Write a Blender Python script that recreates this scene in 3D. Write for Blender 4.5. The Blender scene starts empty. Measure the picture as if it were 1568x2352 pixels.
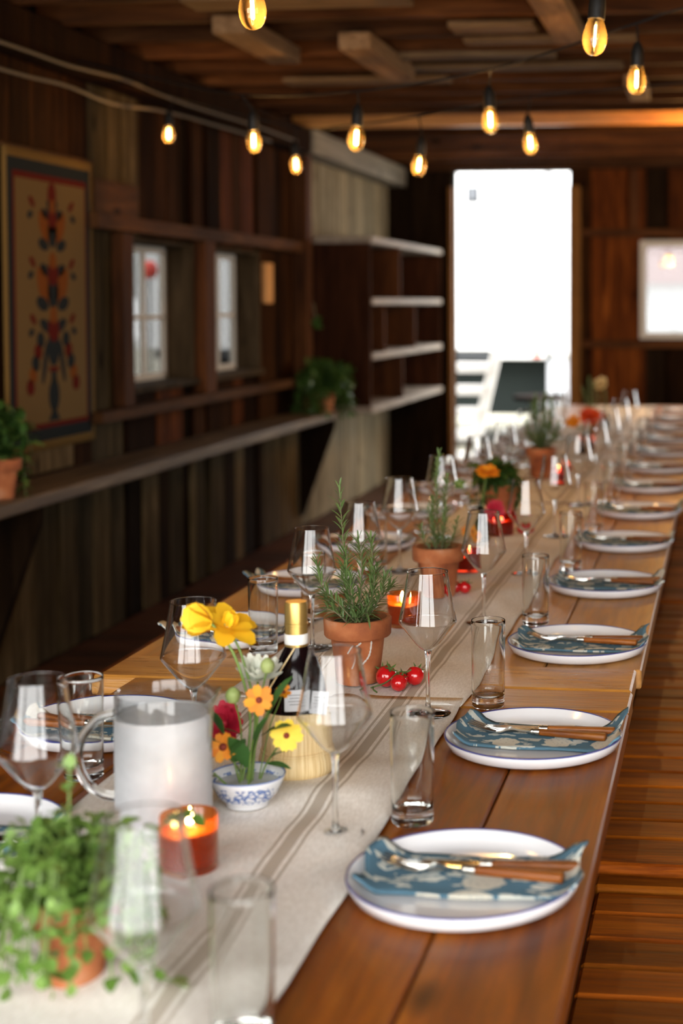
import bpy, bmesh, math, random
from mathutils import Vector, Matrix
random.seed(7)
R = math.radians
PI = math.pi
scene = bpy.context.scene
COL = scene.collection

# ------------------------------------------------------------------ camera
F_PX, CX, CY = 3373.3, 1280.5, 831.2          # focal length and optical centre in pixels of the 1568x2352 frame (the photo is an off-centre crop)
YAW, PITCH = 0.112, 0.0403
cam_d = bpy.data.cameras.new('camera')
cam = bpy.data.objects.new('camera', cam_d); COL.objects.link(cam)
cam.location = (0, 0, 1.424)
cam.rotation_euler = (PI/2 - PITCH, 0, YAW)
cam_d.sensor_fit = 'VERTICAL'; cam_d.sensor_height = 36.0
cam_d.lens = F_PX/2352*36
cam_d.shift_x = (784-CX)/2352
cam_d.shift_y = (CY-1176)/2352
cam_d.clip_start = 0.05; cam_d.clip_end = 200
cam_d.dof.use_dof = True
cam_d.dof.focus_distance = 2.44
cam_d.dof.aperture_fstop = 2.9
scene.camera = cam

# ------------------------------------------------------------------ world: bright overcast sky
w = bpy.data.worlds.new('world'); scene.world = w; w.use_nodes = True
bg = w.node_tree.nodes['Background']
bg.inputs[0].default_value = (1.0, 0.985, 0.96, 1); bg.inputs[1].default_value = 7.0

def portal(loc, rot, sx, sy):
    l = bpy.data.lights.new('portal', 'AREA'); l.shape = 'RECTANGLE'; l.size = sx; l.size_y = sy
    l.cycles.is_portal = True
    o = bpy.data.objects.new('portal', l); COL.objects.link(o); o.location = loc; o.rotation_euler = rot
    return o
BACK_Y = -0.5; XR_WALL = 2.0
portal((-0.33, BACK_Y-.06, 1.28), (R(90), 0, 0), 4.5, 2.5)         # daylight through the open barn front behind the camera
portal((-1.67, 11.64, 1.2), (R(-90), 0, 0), 0.92, 2.45)            # daylight through the far doorway
portal((XR_WALL+.06, 8.9, 1.5), (R(90), 0, R(90)), 2.6, 1.2)           # daylight through the side opening far on the right
vs = scene.view_settings
scene.display_settings.display_device = 'sRGB'
vs.view_transform = 'Standard'; vs.look = 'None'; vs.exposure = 0.46; vs.gamma = 1.0; vs.use_curve_mapping = False
cy = scene.cycles
cy.max_bounces = 10; cy.diffuse_bounces = 3; cy.glossy_bounces = 4; cy.transmission_bounces = 9; cy.transparent_max_bounces = 16
cy.use_adaptive_sampling = True; cy.adaptive_threshold = .045
cy.sample_clamp_indirect = 6.0; cy.blur_glossy = 0.5
cy.caustics_reflective = False; cy.caustics_refractive = True

# ------------------------------------------------------------------ helpers
def tag(o, label=None, cat=None, group=None, kind=None):
    if label: o['label'] = label
    if cat: o['category'] = cat
    if group: o['group'] = group
    if kind: o['kind'] = kind
    return o
def obj(name, mesh, mat=None, parent=None, loc=(0,0,0), rot=(0,0,0), scale=None):
    o = bpy.data.objects.new(name, mesh); COL.objects.link(o)
    o.location = loc; o.rotation_euler = rot
    if scale is not None: o.scale = scale
    if parent: o.parent = parent
    if mat is not None and mesh is not None and len(mesh.materials) == 0: mesh.materials.append(mat)
    return o
def thing(name, label, cat, loc=(0,0,0), rz=0, group=None):
    o = bpy.data.objects.new(name, None); COL.objects.link(o)
    o.location = loc; o.rotation_euler = (0,0,rz); o.empty_display_size = .05
    return tag(o, label, cat, group)
def finish(bm, name, smooth=True, angle=40):
    bmesh.ops.recalc_face_normals(bm, faces=bm.faces)
    me = bpy.data.meshes.new(name); bm.to_mesh(me); bm.free()
    if smooth:
        for p in me.polygons: p.use_smooth = True
        try: me.set_sharp_from_angle(angle=R(angle))
        except Exception: pass
    return me
def raw(name, verts, faces, smooth=True):
    me = bpy.data.meshes.new(name); me.from_pydata([tuple(v) for v in verts], [], faces); me.update()
    if smooth:
        for p in me.polygons: p.use_smooth = True
    return me
def box_bm(bm, x0,x1,y0,y1,z0,z1):
    v = [bm.verts.new(p) for p in ((x0,y0,z0),(x1,y0,z0),(x1,y1,z0),(x0,y1,z0),(x0,y0,z1),(x1,y0,z1),(x1,y1,z1),(x0,y1,z1))]
    for f in ((3,2,1,0),(4,5,6,7),(0,1,5,4),(1,2,6,5),(2,3,7,6),(3,0,4,7)): bm.faces.new([v[i] for i in f])
def box(sx, sy, sz, bev=.003, mat=None, name='box'):
    bm = bmesh.new(); box_bm(bm, -sx/2,sx/2,-sy/2,sy/2,-sz/2,sz/2)
    if bev > 0:
        bmesh.ops.bevel(bm, geom=list(bm.edges), offset=min(bev, .45*min(sx,sy,sz)), segments=1, affect='EDGES')
    me = finish(bm, name, False)
    if mat is not None: me.materials.append(mat)
    return me
def bar(name, x0,x1,y0,y1,z0,z1, mat, parent=None, bev=.003):
    """box given by its extents, with its own origin at its centre"""
    return obj(name, box(x1-x0, y1-y0, z1-z0, bev, mat, name), None, parent, ((x0+x1)/2,(y0+y1)/2,(z0+z1)/2))
def lathe_bm(bm, prof, n=40, cx=0, cy=0):
    """prof: list of (r,z); r==0 ends are poles. Not closed unless the profile returns to the axis."""
    rings = []
    for r, z in prof:
        if r < 1e-6: rings.append([bm.verts.new((cx,cy,z))])
        else: rings.append([bm.verts.new((cx+r*math.cos(2*PI*i/n), cy+r*math.sin(2*PI*i/n), z)) for i in range(n)])
    for a, b in zip(rings, rings[1:]):
        if len(a) == 1 and len(b) == 1: continue
        for i in range(n):
            j = (i+1) % n
            if len(a) == 1: bm.faces.new((a[0], b[i], b[j]))
            elif len(b) == 1: bm.faces.new((a[i], a[j], b[0]))
            else: bm.faces.new((a[i], a[j], b[j], b[i]))
def lathe(prof, n=40, mat=None, name='lathe', angle=45):
    bm = bmesh.new(); lathe_bm(bm, prof, n); me = finish(bm, name, True, angle)
    if mat is not None: me.materials.append(mat)
    return me
def smooth_pts(pts, k=6):
    """Catmull-Rom through pts"""
    P = [Vector(p) for p in pts]; P = [P[0]*2-P[1]] + P + [P[-1]*2-P[-2]]
    out = []
    for i in range(1, len(P)-2):
        a,b,c,d = P[i-1:i+3]
        for s in range(k):
            t = s/k
            out.append(.5*((2*b)+(c-a)*t+(2*a-5*b+4*c-d)*t*t+(3*b-a-3*c+d)*t**3))
    out.append(P[-2]); return out
def tube_bm(bm, pts, rad, n=8, cap=True):
    pts = [Vector(p) for p in pts]; rings = []
    up = Vector((0,0,1)); nrm = None
    for i, p in enumerate(pts):
        t = (pts[min(i+1,len(pts)-1)] - pts[max(i-1,0)])
        t = t.normalized() if t.length > 1e-9 else up
        if nrm is None:
            nrm = t.cross(up if abs(t.z) < .95 else Vector((1,0,0))).normalized()
        nrm = (nrm - t*nrm.dot(t)); nrm = nrm.normalized() if nrm.length > 1e-6 else t.orthogonal().normalized()
        bi = t.cross(nrm)
        r = rad[i] if isinstance(rad, (list,tuple)) else rad
        rings.append([bm.verts.new(p + nrm*r*math.cos(2*PI*k/n) + bi*r*math.sin(2*PI*k/n)) for k in range(n)])
    for a, b in zip(rings, rings[1:]):
        for k in range(n):
            j = (k+1) % n; bm.faces.new((a[k], a[j], b[j], b[k]))
    if cap:
        bm.faces.new(rings[0]); bm.faces.new(list(reversed(rings[-1])))
def tube(pts, rad, n=8, mat=None, name='tube'):
    bm = bmesh.new(); tube_bm(bm, pts, rad, n); me = finish(bm, name, True, 60)
    if mat is not None: me.materials.append(mat)
    return me
def copy_tree(o, parent=None):
    c = o.copy(); COL.objects.link(c); c.parent = parent
    for ch in [k for k in o.children]: copy_tree(ch, c)
    return c

# ------------------------------------------------------------------ materials
M = {}
def new_mat(name):
    m = bpy.data.materials.new(name); m.use_nodes = True
    nt = m.node_tree; b = nt.nodes['Principled BSDF']; M[name] = m
    return m, nt, b
def plain(name, col, rough=.5, metal=0, spec=.5, **kw):
    m, nt, b = new_mat(name)
    b.inputs['Base Color'].default_value = (*col, 1); b.inputs['Roughness'].default_value = rough
    b.inputs['Metallic'].default_value = metal; b.inputs['Specular IOR Level'].default_value = spec
    for k, v in kw.items(): b.inputs[k.replace('_',' ')].default_value = v
    return m
def N(nt, t, **kw):
    n = nt.nodes.new(t)
    for k, v in kw.items(): setattr(n, k, v)
    return n
def ramp(nt, stops, interp='LINEAR'):
    n = nt.nodes.new('ShaderNodeValToRGB'); n.color_ramp.interpolation = interp
    e = n.color_ramp.elements
    while len(e) > 1: e.remove(e[-1])
    e[0].position = stops[0][0]; e[0].color = (*stops[0][1], 1)
    for p, c in stops[1:]:
        k = e.new(p); k.color = (*c, 1)
    return n
def mixc(nt, fac, a, b, mode='MIX'):
    n = nt.nodes.new('ShaderNodeMix'); n.data_type = 'RGBA'; n.blend_type = mode
    for sock, v in ((n.inputs[0], fac), (n.inputs[6], a), (n.inputs[7], b)):
        if hasattr(v, 'links'): nt.links.new(v, sock)
        elif isinstance(v, (int, float)): sock.default_value = v
        else: sock.default_value = (*v, 1)
    return n.outputs[2]
def math_n(nt, op, a, b=None):
    n = nt.nodes.new('ShaderNodeMath'); n.operation = op
    for s, v in ((n.inputs[0], a), (n.inputs[1], b)):
        if v is None: continue
        if hasattr(v, 'links'): nt.links.new(v, s)
        else: s.default_value = v
    return n.outputs[0]
def wood(name, cols, axis='Y', rough=.5, grain=1.0, bump=.15, vary=.35, spec=.5, knots=True, coat=0.0):
    """cols: dark, mid, light. Grain runs along axis in object space; every board is offset and tinted by its own random value"""
    m, nt, b = new_mat(name); L = nt.links.new
    tc = N(nt, 'ShaderNodeTexCoord'); oi = N(nt, 'ShaderNodeObjectInfo')
    off = N(nt, 'ShaderNodeVectorMath', operation='MULTIPLY_ADD')
    cmb = N(nt, 'ShaderNodeCombineXYZ')
    for i in range(3): L(oi.outputs['Random'], cmb.inputs[i])
    L(cmb.outputs[0], off.inputs[0]); off.inputs[1].default_value = (37, 53, 71); L(tc.outputs['Object'], off.inputs[2])
    mp = N(nt, 'ShaderNodeMapping'); L(off.outputs[0], mp.inputs['Vector'])
    s = {'X': (1.2, 14, 14), 'Y': (14, 1.2, 14), 'Z': (14, 14, 1.2)}[axis]
    mp.inputs['Scale'].default_value = tuple(k*grain for k in s)
    n1 = N(nt, 'ShaderNodeTexNoise'); n1.inputs['Scale'].default_value = 1.6; n1.inputs['Detail'].default_value = 8; n1.inputs['Roughness'].default_value = .62
    n1.inputs['Distortion'].default_value = .6
    L(mp.outputs[0], n1.inputs['Vector'])
    n2 = N(nt, 'ShaderNodeTexNoise'); n2.inputs['Scale'].default_value = 9; n2.inputs['Detail'].default_value = 5; L(mp.outputs[0], n2.inputs['Vector'])
    r1 = ramp(nt, [(.3, cols[0]), (.52, cols[1]), (.72, cols[2])]); L(n1.outputs[0], r1.inputs[0])
    fine = ramp(nt, [(.35, (.72,.72,.72)), (.6, (1.05,1.05,1.05))]); L(n2.outputs[0], fine.inputs[0])
    c = mixc(nt, .7, r1.outputs[0], fine.outputs[0], 'MULTIPLY')
    # board-to-board variation
    vr = ramp(nt, [(0, (1-vary,)*3), (1, (1+vary, 1+vary*.8, 1+vary*.6))]); L(oi.outputs['Random'], vr.inputs[0])
    c = mixc(nt, 1.0, c, vr.outputs[0], 'MULTIPLY')
    if knots:
        mk = N(nt, 'ShaderNodeMapping'); L(off.outputs[0], mk.inputs['Vector'])
        mk.inputs['Scale'].default_value = {'X': (2.2,5,5), 'Y': (5,2.2,5), 'Z': (5,5,2.2)}[axis]
        vo = N(nt, 'ShaderNodeTexVoronoi'); vo.inputs['Scale'].default_value = 1.1; L(mk.outputs[0], vo.inputs['Vector'])
        kr = ramp(nt, [(.06, (.12,.10,.09)), (.13, (1,1,1))]); L(vo.outputs['Distance'], kr.inputs[0])
        c = mixc(nt, .85, c, kr.outputs[0], 'MULTIPLY')
    L(c, b.inputs['Base Color'])
    rr = N(nt, 'ShaderNodeMapRange'); L(n2.outputs[0], rr.inputs[0]); rr.inputs[3].default_value = rough-.08; rr.inputs[4].default_value = rough+.12
    L(rr.outputs[0], b.inputs['Roughness'])
    b.inputs['Specular IOR Level'].default_value = spec
    b.inputs['Coat Weight'].default_value = coat; b.inputs['Coat Roughness'].default_value = .18
    bp = N(nt, 'ShaderNodeBump'); bp.inputs['Strength'].default_value = bump; bp.inputs['Distance'].default_value = .004
    L(n2.outputs[0], bp.inputs['Height']); L(bp.outputs[0], b.inputs['Normal'])
    return m
def thin_glass(name, tint=(.97,.98,.98), rough=.0, boost=1.0, gloss=(1,1,1), edge=.62):
    """blown thin-walled glass: see-through with a mirror sheen that grows towards the edges (Schlick)"""
    m, nt, b = new_mat(name); nt.nodes.remove(b); L = nt.links.new
    out = nt.nodes['Material Output']
    lw = N(nt, 'ShaderNodeLayerWeight'); lw.inputs[0].default_value = .5
    p5 = math_n(nt, 'POWER', lw.outputs['Facing'], 3.2)
    f = math_n(nt, 'MULTIPLY_ADD', p5, .9*boost); nt.nodes[-1].inputs[2].default_value = .045*boost
    tr = N(nt, 'ShaderNodeBsdfTransparent')
    ec = mixc(nt, math_n(nt, 'POWER', lw.outputs['Facing'], 6.0), tint, tuple(k*edge for k in tint)); L(ec, tr.inputs[0])
    gl = N(nt, 'ShaderNodeBsdfGlossy'); gl.inputs['Roughness'].default_value = rough; gl.inputs[0].default_value = (*gloss, 1)
    mx = N(nt, 'ShaderNodeMixShader'); L(f, mx.inputs[0]); L(tr.outputs[0], mx.inputs[1]); L(gl.outputs[0], mx.inputs[2])
    L(mx.outputs[0], out.inputs['Surface'])
    return m
def solid_glass(name, col=(1,1,1), rough=0.0, ior=1.5):
    m, nt, b = new_mat(name); nt.nodes.remove(b)
    g = N(nt, 'ShaderNodeBsdfGlass'); g.inputs['Color'].default_value = (*col,1); g.inputs['Roughness'].default_value = rough; g.inputs['IOR'].default_value = ior
    nt.links.new(g.outputs[0], nt.nodes['Material Output'].inputs['Surface'])
    return m
def emit(name, col, st):
    m, nt, b = new_mat(name); nt.nodes.remove(b)
    e = N(nt, 'ShaderNodeEmission'); e.inputs[0].default_value = (*col,1); e.inputs[1].default_value = st
    nt.links.new(e.outputs[0], nt.nodes['Material Output'].inputs['Surface']); return m
def mottled(name, stops, scale=20, rough=.8, bump=.3, detail=6, dist=.002, **kw):
    m, nt, b = new_mat(name); L = nt.links.new
    tc = N(nt, 'ShaderNodeTexCoord'); n = N(nt, 'ShaderNodeTexNoise'); n.inputs['Scale'].default_value = scale; n.inputs['Detail'].default_value = detail
    L(tc.outputs['Object'], n.inputs['Vector']); r = ramp(nt, stops); L(n.outputs[0], r.inputs[0]); L(r.outputs[0], b.inputs['Base Color'])
    b.inputs['Roughness'].default_value = rough
    bp = N(nt, 'ShaderNodeBump'); bp.inputs['Strength'].default_value = bump; bp.inputs['Distance'].default_value = dist; L(n.outputs[0], bp.inputs['Height']); L(bp.outputs[0], b.inputs['Normal'])
    for k, v in kw.items(): b.inputs[k.replace('_',' ')].default_value = v
    return m

wood('wall_brown', ((.007,.0024,.0007), (.020,.0074,.0019), (.043,.0168,.0046)), 'Z', .85, vary=.6, spec=.04)
wood('wall_red', ((.020,.0048,.0008), (.070,.018,.003), (.14,.041,.0065)), 'Z', .8, vary=.5, spec=.06)
wood('wall_dark', ((.006,.003,.0012), (.014,.007,.0028), (.024,.013,.006)), 'Z', .85, vary=.4, spec=.04)
wood('wall_grey', ((.10,.082,.048), (.21,.175,.11), (.34,.29,.20)), 'Z', .85, vary=.25, spec=.05)
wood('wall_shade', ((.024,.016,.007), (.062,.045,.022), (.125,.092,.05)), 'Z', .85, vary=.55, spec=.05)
wood('rail_wood', ((.022,.008,.0025), (.052,.021,.006), (.09,.038,.011)), 'Y', .75, vary=.25, spec=.1)
wood('stud_wood', ((.022,.007,.002), (.056,.019,.005), (.10,.037,.010)), 'Z', .75, vary=.25, spec=.1)
wood('grey_beam', ((.10,.085,.06), (.18,.155,.11), (.27,.24,.18)), 'Y', .8, vary=.15)
wood('ledge_wood', ((.04,.024,.011), (.085,.056,.03), (.17,.125,.08)), 'Y', .5, vary=.2, spec=.3)
wood('joist_wood', ((.020,.0068,.0018), (.055,.020,.0056), (.105,.043,.013)), 'X', .75, vary=.5, spec=.08)
wood('joist_lit', ((.28,.11,.02), (.46,.20,.04), (.58,.28,.06)), 'X', .38, vary=.1)
wood('deck_wood', ((.006,.002,.0007), (.015,.005,.0015), (.03,.010,.003)), 'X', .85, vary=.5, spec=.04)
wood('brace_wood', ((.11,.06,.026), (.18,.105,.05), (.27,.17,.09)), 'Y', .75, vary=.2, spec=.15)
wood('loose_board', ((.08,.048,.022), (.15,.095,.048), (.25,.18,.105)), 'X', .75, vary=.6, spec=.1)
wood('shelf_dark', ((.011,.0035,.0013), (.026,.0085,.003), (.048,.017,.007)), 'Z', .8, vary=.3, knots=False, spec=.06)
wood('shelf_board', ((.16,.13,.10), (.24,.20,.16), (.32,.275,.225)), 'Y', .6, vary=.12, knots=False, spec=.2)
wood('floor_wood', ((.025,.007,.0015), (.06,.018,.004), (.10,.035,.008)), 'X', .45, vary=.4, spec=.3)
wood('bench_wood', ((.09,.016,.001), (.27,.066,.0035), (.45,.135,.008)), 'X', .45, vary=.4, bump=.3, spec=.1)
wood('bench_rail', ((.06,.012,.001), (.17,.04,.003), (.27,.075,.005)), 'Y', .5, vary=.2, bump=.3, spec=.1)
wood('table_brown', ((.12,.026,.0015), (.23,.058,.0035), (.33,.100,.007)), 'Y', .40, grain=.8, vary=.10, bump=.12, spec=.22)
wood('table_brown_end', ((.22,.078,.009), (.37,.145,.02), (.47,.21,.036)), 'X', .32, grain=1.0, vary=.1, bump=.35, knots=False, spec=.35)
wood('table_honey', ((.32,.135,.032), (.45,.21,.056), (.55,.285,.088)), 'Y', .38, grain=.7, vary=.12, bump=.10, knots=False, spec=.28)
wood('table_honey_end', ((.31,.125,.02), (.44,.195,.036), (.55,.27,.06)), 'X', .28, grain=1.2, vary=.08, bump=.3, knots=False, spec=.45)
wood('table_leg', ((.05,.02,.007), (.10,.04,.012), (.15,.06,.02)), 'Z', .5)
wood('handle_wood', ((.13,.034,.005), (.24,.072,.010), (.34,.12,.018)), 'X', .35, grain=4, vary=.2, knots=False, spec=.25)
wood('window_wood', ((.018,.011,.005), (.036,.024,.012), (.065,.046,.026)), 'Z', .8, vary=.3, spec=.06)
wood('door_wood', ((.10,.04,.008), (.18,.075,.015), (.26,.115,.026)), 'Z', .6, vary=.1, spec=.1)
wood('sunlit_patch_wood', ((.40,.17,.045), (.55,.26,.07), (.66,.34,.11)), 'Z', .6, vary=.05, knots=False)
plain('white_paint', (.74,.74,.73), .5)
plain('white_frame', (.42,.38,.32), .6)
solid_glass('wine_glass', (.995,1.0,1.0), 0, 1.47)
solid_glass('tumbler_glass', (.99,1.0,.995), 0, 1.48)
solid_glass('clear_glass', (.985,.995,.99))
m = thin_glass('bulb_glass', (1.0,.86,.58), .02, 1.0)
nt = m.node_tree; out = nt.nodes['Material Output']; prev = out.inputs['Surface'].links[0].from_socket     # amber lacquer scatters a little of the filament's light
tl = N(nt, 'ShaderNodeBsdfTranslucent'); tl.inputs[0].default_value = (1.0,.62,.18,1)
mx = N(nt, 'ShaderNodeMixShader'); mx.inputs[0].default_value = .012; nt.links.new(prev, mx.inputs[1]); nt.links.new(tl.outputs[0], mx.inputs[2]); nt.links.new(mx.outputs[0], out.inputs['Surface'])
thin_glass('window_glass', (.40,.405,.41), .02, .5)
thin_glass('clear_pane', (.40,.41,.42), .01, 1.4)
plain('plate_white', (.80,.80,.815), .13, 0, .5, Coat_Weight=.5, Coat_Roughness=.05)
plain('plate_rim_blue', (.055,.065,.22), .25)
plain('steel', (.72,.71,.68), .16, 1.0)
plain('ferrule', (.55,.53,.49), .28, 1.0)
plain('black_plastic', (.007,.006,.005), .5, 0, .2)
plain('cable_black', (.008,.006,.005), .7, 0, .15)
plain('cable_grey', (.10,.08,.055), .6, 0, .2)
mottled('terracotta', [(.30,(.17,.042,.012)), (.46,(.33,.095,.028)), (.58,(.43,.145,.050)), (.72,(.50,.25,.14))], 17, .85, .45, 10)
mottled('soil', [(.35,(.008,.006,.004)), (.7,(.03,.022,.015))], 160, .95, 1.0, 4, .006)
emit('filament', (1.0,.62,.22), 55.0)
emit('flame', (1.0,.62,.22), 60.0)
plain('wick', (.02,.015,.01), .9)
plain('stem_green', (.12,.20,.035), .55)
plain('twig', (.16,.13,.07), .8)
plain('vine_green', (.075,.13,.03), .6)
# candle glass: amber cup
m, nt, b = new_mat('candle_cup')
b.inputs['Base Color'].default_value = (.62,.10,.012,1); b.inputs['Roughness'].default_value = .12; b.inputs['Transmission Weight'].default_value = .55
b.inputs['Subsurface Weight'].default_value = .0; b.inputs['IOR'].default_value = 1.3; b.inputs['Coat Weight'].default_value = .6
m = thin_glass('cup_orange', (.985,.64,.33), .03, 1.0, edge=.9)
nt = m.node_tree; out = nt.nodes['Material Output']; prev = out.inputs['Surface'].links[0].from_socket
tl = N(nt, 'ShaderNodeBsdfTranslucent'); tl.inputs[0].default_value = (.95,.24,.03,1); mx = N(nt, 'ShaderNodeMixShader'); mx.inputs[0].default_value = .22
nt.links.new(prev, mx.inputs[1]); nt.links.new(tl.outputs[0], mx.inputs[2]); nt.links.new(mx.outputs[0], out.inputs['Surface'])
thin_glass('cup_red', (.90,.22,.12), .03, 1.0)
plain('wax_amber', (.22,.145,.045), .45, 0, .4, Subsurface_Weight=.15, Subsurface_Radius=(.03,.01,.003), Subsurface_Scale=.6)
plain('wax_cream', (.92,.62,.32), .4, 0, .4, Subsurface_Weight=.6, Subsurface_Radius=(.03,.015,.006), Subsurface_Scale=.6)
plain('wax_red', (.24,.022,.012), .4, 0, .4, Subsurface_Weight=.5, Subsurface_Radius=(.03,.006,.004), Subsurface_Scale=.6)
def leaf_mat(name, c1, c2, rough=.45, trans=.25):
    m, nt, b = new_mat(name); L = nt.links.new
    oi = N(nt, 'ShaderNodeObjectInfo'); tc = N(nt, 'ShaderNodeTexCoord'); n = N(nt, 'ShaderNodeTexNoise'); n.inputs['Scale'].default_value = 45
    L(tc.outputs['Object'], n.inputs['Vector'])
    a = math_n(nt, 'ADD', math_n(nt, 'MULTIPLY', oi.outputs['Random'], .6), math_n(nt, 'MULTIPLY', n.outputs[0], .5))
    r = ramp(nt, [(.1, c1), (.9, c2)]); L(a, r.inputs[0]); L(r.outputs[0], b.inputs['Base Color'])
    b.inputs['Roughness'].default_value = rough
    tl = N(nt, 'ShaderNodeBsdfTranslucent'); L(r.outputs[0], tl.inputs[0])
    mx = N(nt, 'ShaderNodeMixShader'); mx.inputs[0].default_value = trans
    L(b.outputs[0], mx.inputs[1]); L(tl.outputs[0], mx.inputs[2]); L(mx.outputs[0], nt.nodes['Material Output'].inputs['Surface'])
    return m
leaf_mat('needle', (.06,.125,.028), (.21,.31,.11))
leaf_mat('herb_leaf', (.075,.165,.02), (.21,.34,.075))
leaf_mat('flower_leaf', (.025,.085,.018), (.06,.16,.035))
leaf_mat('fern_leaf', (.02,.055,.010), (.06,.13,.022))
leaf_mat('yellow_petal', (.80,.40,.008), (.90,.58,.02), .6, .3)
leaf_mat('orange_petal', (.80,.20,.008), (.92,.42,.015), .6, .3)
leaf_mat('lemon_petal', (.85,.58,.03), (.92,.72,.08), .6, .3)
leaf_mat('white_petal', (.70,.74,.62), (.82,.84,.76), .6, .3)
leaf_mat('red_petal', (.42,.008,.03), (.58,.015,.05), .6, .2)
leaf_mat('scarlet_petal', (.62,.03,.008), (.78,.10,.015), .6, .2)
leaf_mat('cream_petal', (.62,.42,.16), (.75,.56,.26), .6, .2)
leaf_mat('bud_green', (.22,.30,.08), (.36,.42,.15), .6, .15)
plain('flower_eye', (.17,.02,.006), .8)
plain('tomato_skin', (.52,.008,.010), .13, 0, .5, Coat_Weight=.6, Coat_Roughness=.06)
plain('bottle_glass', (.006,.0025,.003), .10, 0, .35)
plain('gold_foil', (.52,.34,.10), .34, .75)
plain('paper_white', (.80,.78,.73), .7)
plain('tag_paper', (.60,.61,.63), .6)
plain('tag_ink', (.10,.10,.11), .7)
# woven straw of the wine flask: vertical strands
m, nt, b = new_mat('straw'); L = nt.links.new
tc = N(nt, 'ShaderNodeTexCoord'); sp = N(nt, 'ShaderNodeSeparateXYZ'); L(tc.outputs['Object'], sp.inputs[0])
at2 = math_n(nt, 'ARCTAN2', sp.outputs[1], sp.outputs[0]); cmb = N(nt, 'ShaderNodeCombineXYZ'); L(math_n(nt,'MULTIPLY',at2,9.0), cmb.inputs[0]); L(math_n(nt,'MULTIPLY',sp.outputs[2],6.0), cmb.inputs[2])
n1 = N(nt, 'ShaderNodeTexNoise'); n1.inputs['Scale'].default_value = 2.2; n1.inputs['Detail'].default_value = 6; L(cmb.outputs[0], n1.inputs['Vector'])
r1 = ramp(nt, [(.3,(.56,.37,.15)), (.5,(.76,.57,.29)), (.7,(.86,.71,.42))]); L(n1.outputs[0], r1.inputs[0]); L(r1.outputs[0], b.inputs['Base Color']); b.inputs['Roughness'].default_value = .6
bp = N(nt, 'ShaderNodeBump'); bp.inputs['Strength'].default_value = .6; bp.inputs['Distance'].default_value = .002; L(n1.outputs[0], bp.inputs['Height']); L(bp.outputs[0], b.inputs['Normal'])
# blue-and-white porcelain bowl
m, nt, b = new_mat('porcelain'); L = nt.links.new
tc = N(nt, 'ShaderNodeTexCoord'); vo = N(nt, 'ShaderNodeTexVoronoi'); vo.feature = 'DISTANCE_TO_EDGE'; vo.inputs['Scale'].default_value = 130; L(tc.outputs['Object'], vo.inputs['Vector'])
nz = N(nt, 'ShaderNodeTexNoise'); nz.inputs['Scale'].default_value = 60; L(tc.outputs['Object'], nz.inputs['Vector'])
s1 = math_n(nt, 'MULTIPLY', math_n(nt, 'LESS_THAN', vo.outputs['Distance'], .12), math_n(nt, 'GREATER_THAN', nz.outputs[0], .44))
sz = N(nt, 'ShaderNodeSeparateXYZ'); L(tc.outputs['Object'], sz.inputs[0])
zone = math_n(nt, 'MULTIPLY', math_n(nt, 'GREATER_THAN', sz.outputs[2], .012), math_n(nt, 'LESS_THAN', sz.outputs[2], .041))
rimz = math_n(nt, 'GREATER_THAN', sz.outputs[2], .0505)
fac = math_n(nt, 'MAXIMUM', math_n(nt, 'MULTIPLY', s1, zone), rimz)
c = mixc(nt, fac, (.66,.68,.70), (.10,.17,.40)); L(c, b.inputs['Base Color']); b.inputs['Roughness'].default_value = .14
# pitcher: glass fogged by cold water
m, nt, b = new_mat('fogged_glass')
b.inputs['Base Color'].default_value = (.86,.88,.90,1); b.inputs['Roughness'].default_value = .45; b.inputs['Transmission Weight'].default_value = .55; b.inputs['IOR'].default_value = 1.12
b.inputs['Coat Weight'].default_value = .5; b.inputs['Coat Roughness'].default_value = .12
# linen runner with grey-brown stripes
m, nt, b = new_mat('linen'); L = nt.links.new
tc = N(nt, 'ShaderNodeTexCoord'); sp = N(nt, 'ShaderNodeSeparateXYZ'); L(tc.outputs['Object'], sp.inputs[0])
ax = math_n(nt, 'ABSOLUTE', sp.outputs[0])
def band(c0, hw): return math_n(nt, 'LESS_THAN', math_n(nt, 'ABSOLUTE', math_n(nt, 'SUBTRACT', ax, c0)), hw)
st = math_n(nt, 'MAXIMUM', math_n(nt, 'MAXIMUM', band(.110,.0085), band(.094,.0022)), band(.126,.0022))
wv = N(nt, 'ShaderNodeTexWave'); wv.inputs['Scale'].default_value = 160; wv.bands_direction = 'DIAGONAL'; L(tc.outputs['Object'], wv.inputs['Vector'])
nz = N(nt, 'ShaderNodeTexNoise'); nz.inputs['Scale'].default_value = 350; nz.inputs['Detail'].default_value = 3
mpp = N(nt, 'ShaderNodeMapping'); mpp.inputs['Scale'].default_value = (1,.25,1); L(tc.outputs['Object'], mpp.inputs['Vector']); L(mpp.outputs[0], nz.inputs['Vector'])
base = ramp(nt, [(.3,(.70,.655,.59)), (.7,(.85,.815,.76))]); L(nz.outputs[0], base.inputs[0])
twill = mixc(nt, wv.outputs[0], (.34,.29,.225), (.60,.54,.46))
c = mixc(nt, st, base.outputs[0], twill); L(c, b.inputs['Base Color']); b.inputs['Roughness'].default_value = .9; b.inputs['Specular IOR Level'].default_value = .15
bp = N(nt, 'ShaderNodeBump'); bp.inputs['Strength'].default_value = .25; bp.inputs['Distance'].default_value = .001; L(nz.outputs[0], bp.inputs['Height']); L(bp.outputs[0], b.inputs['Normal'])
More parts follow.
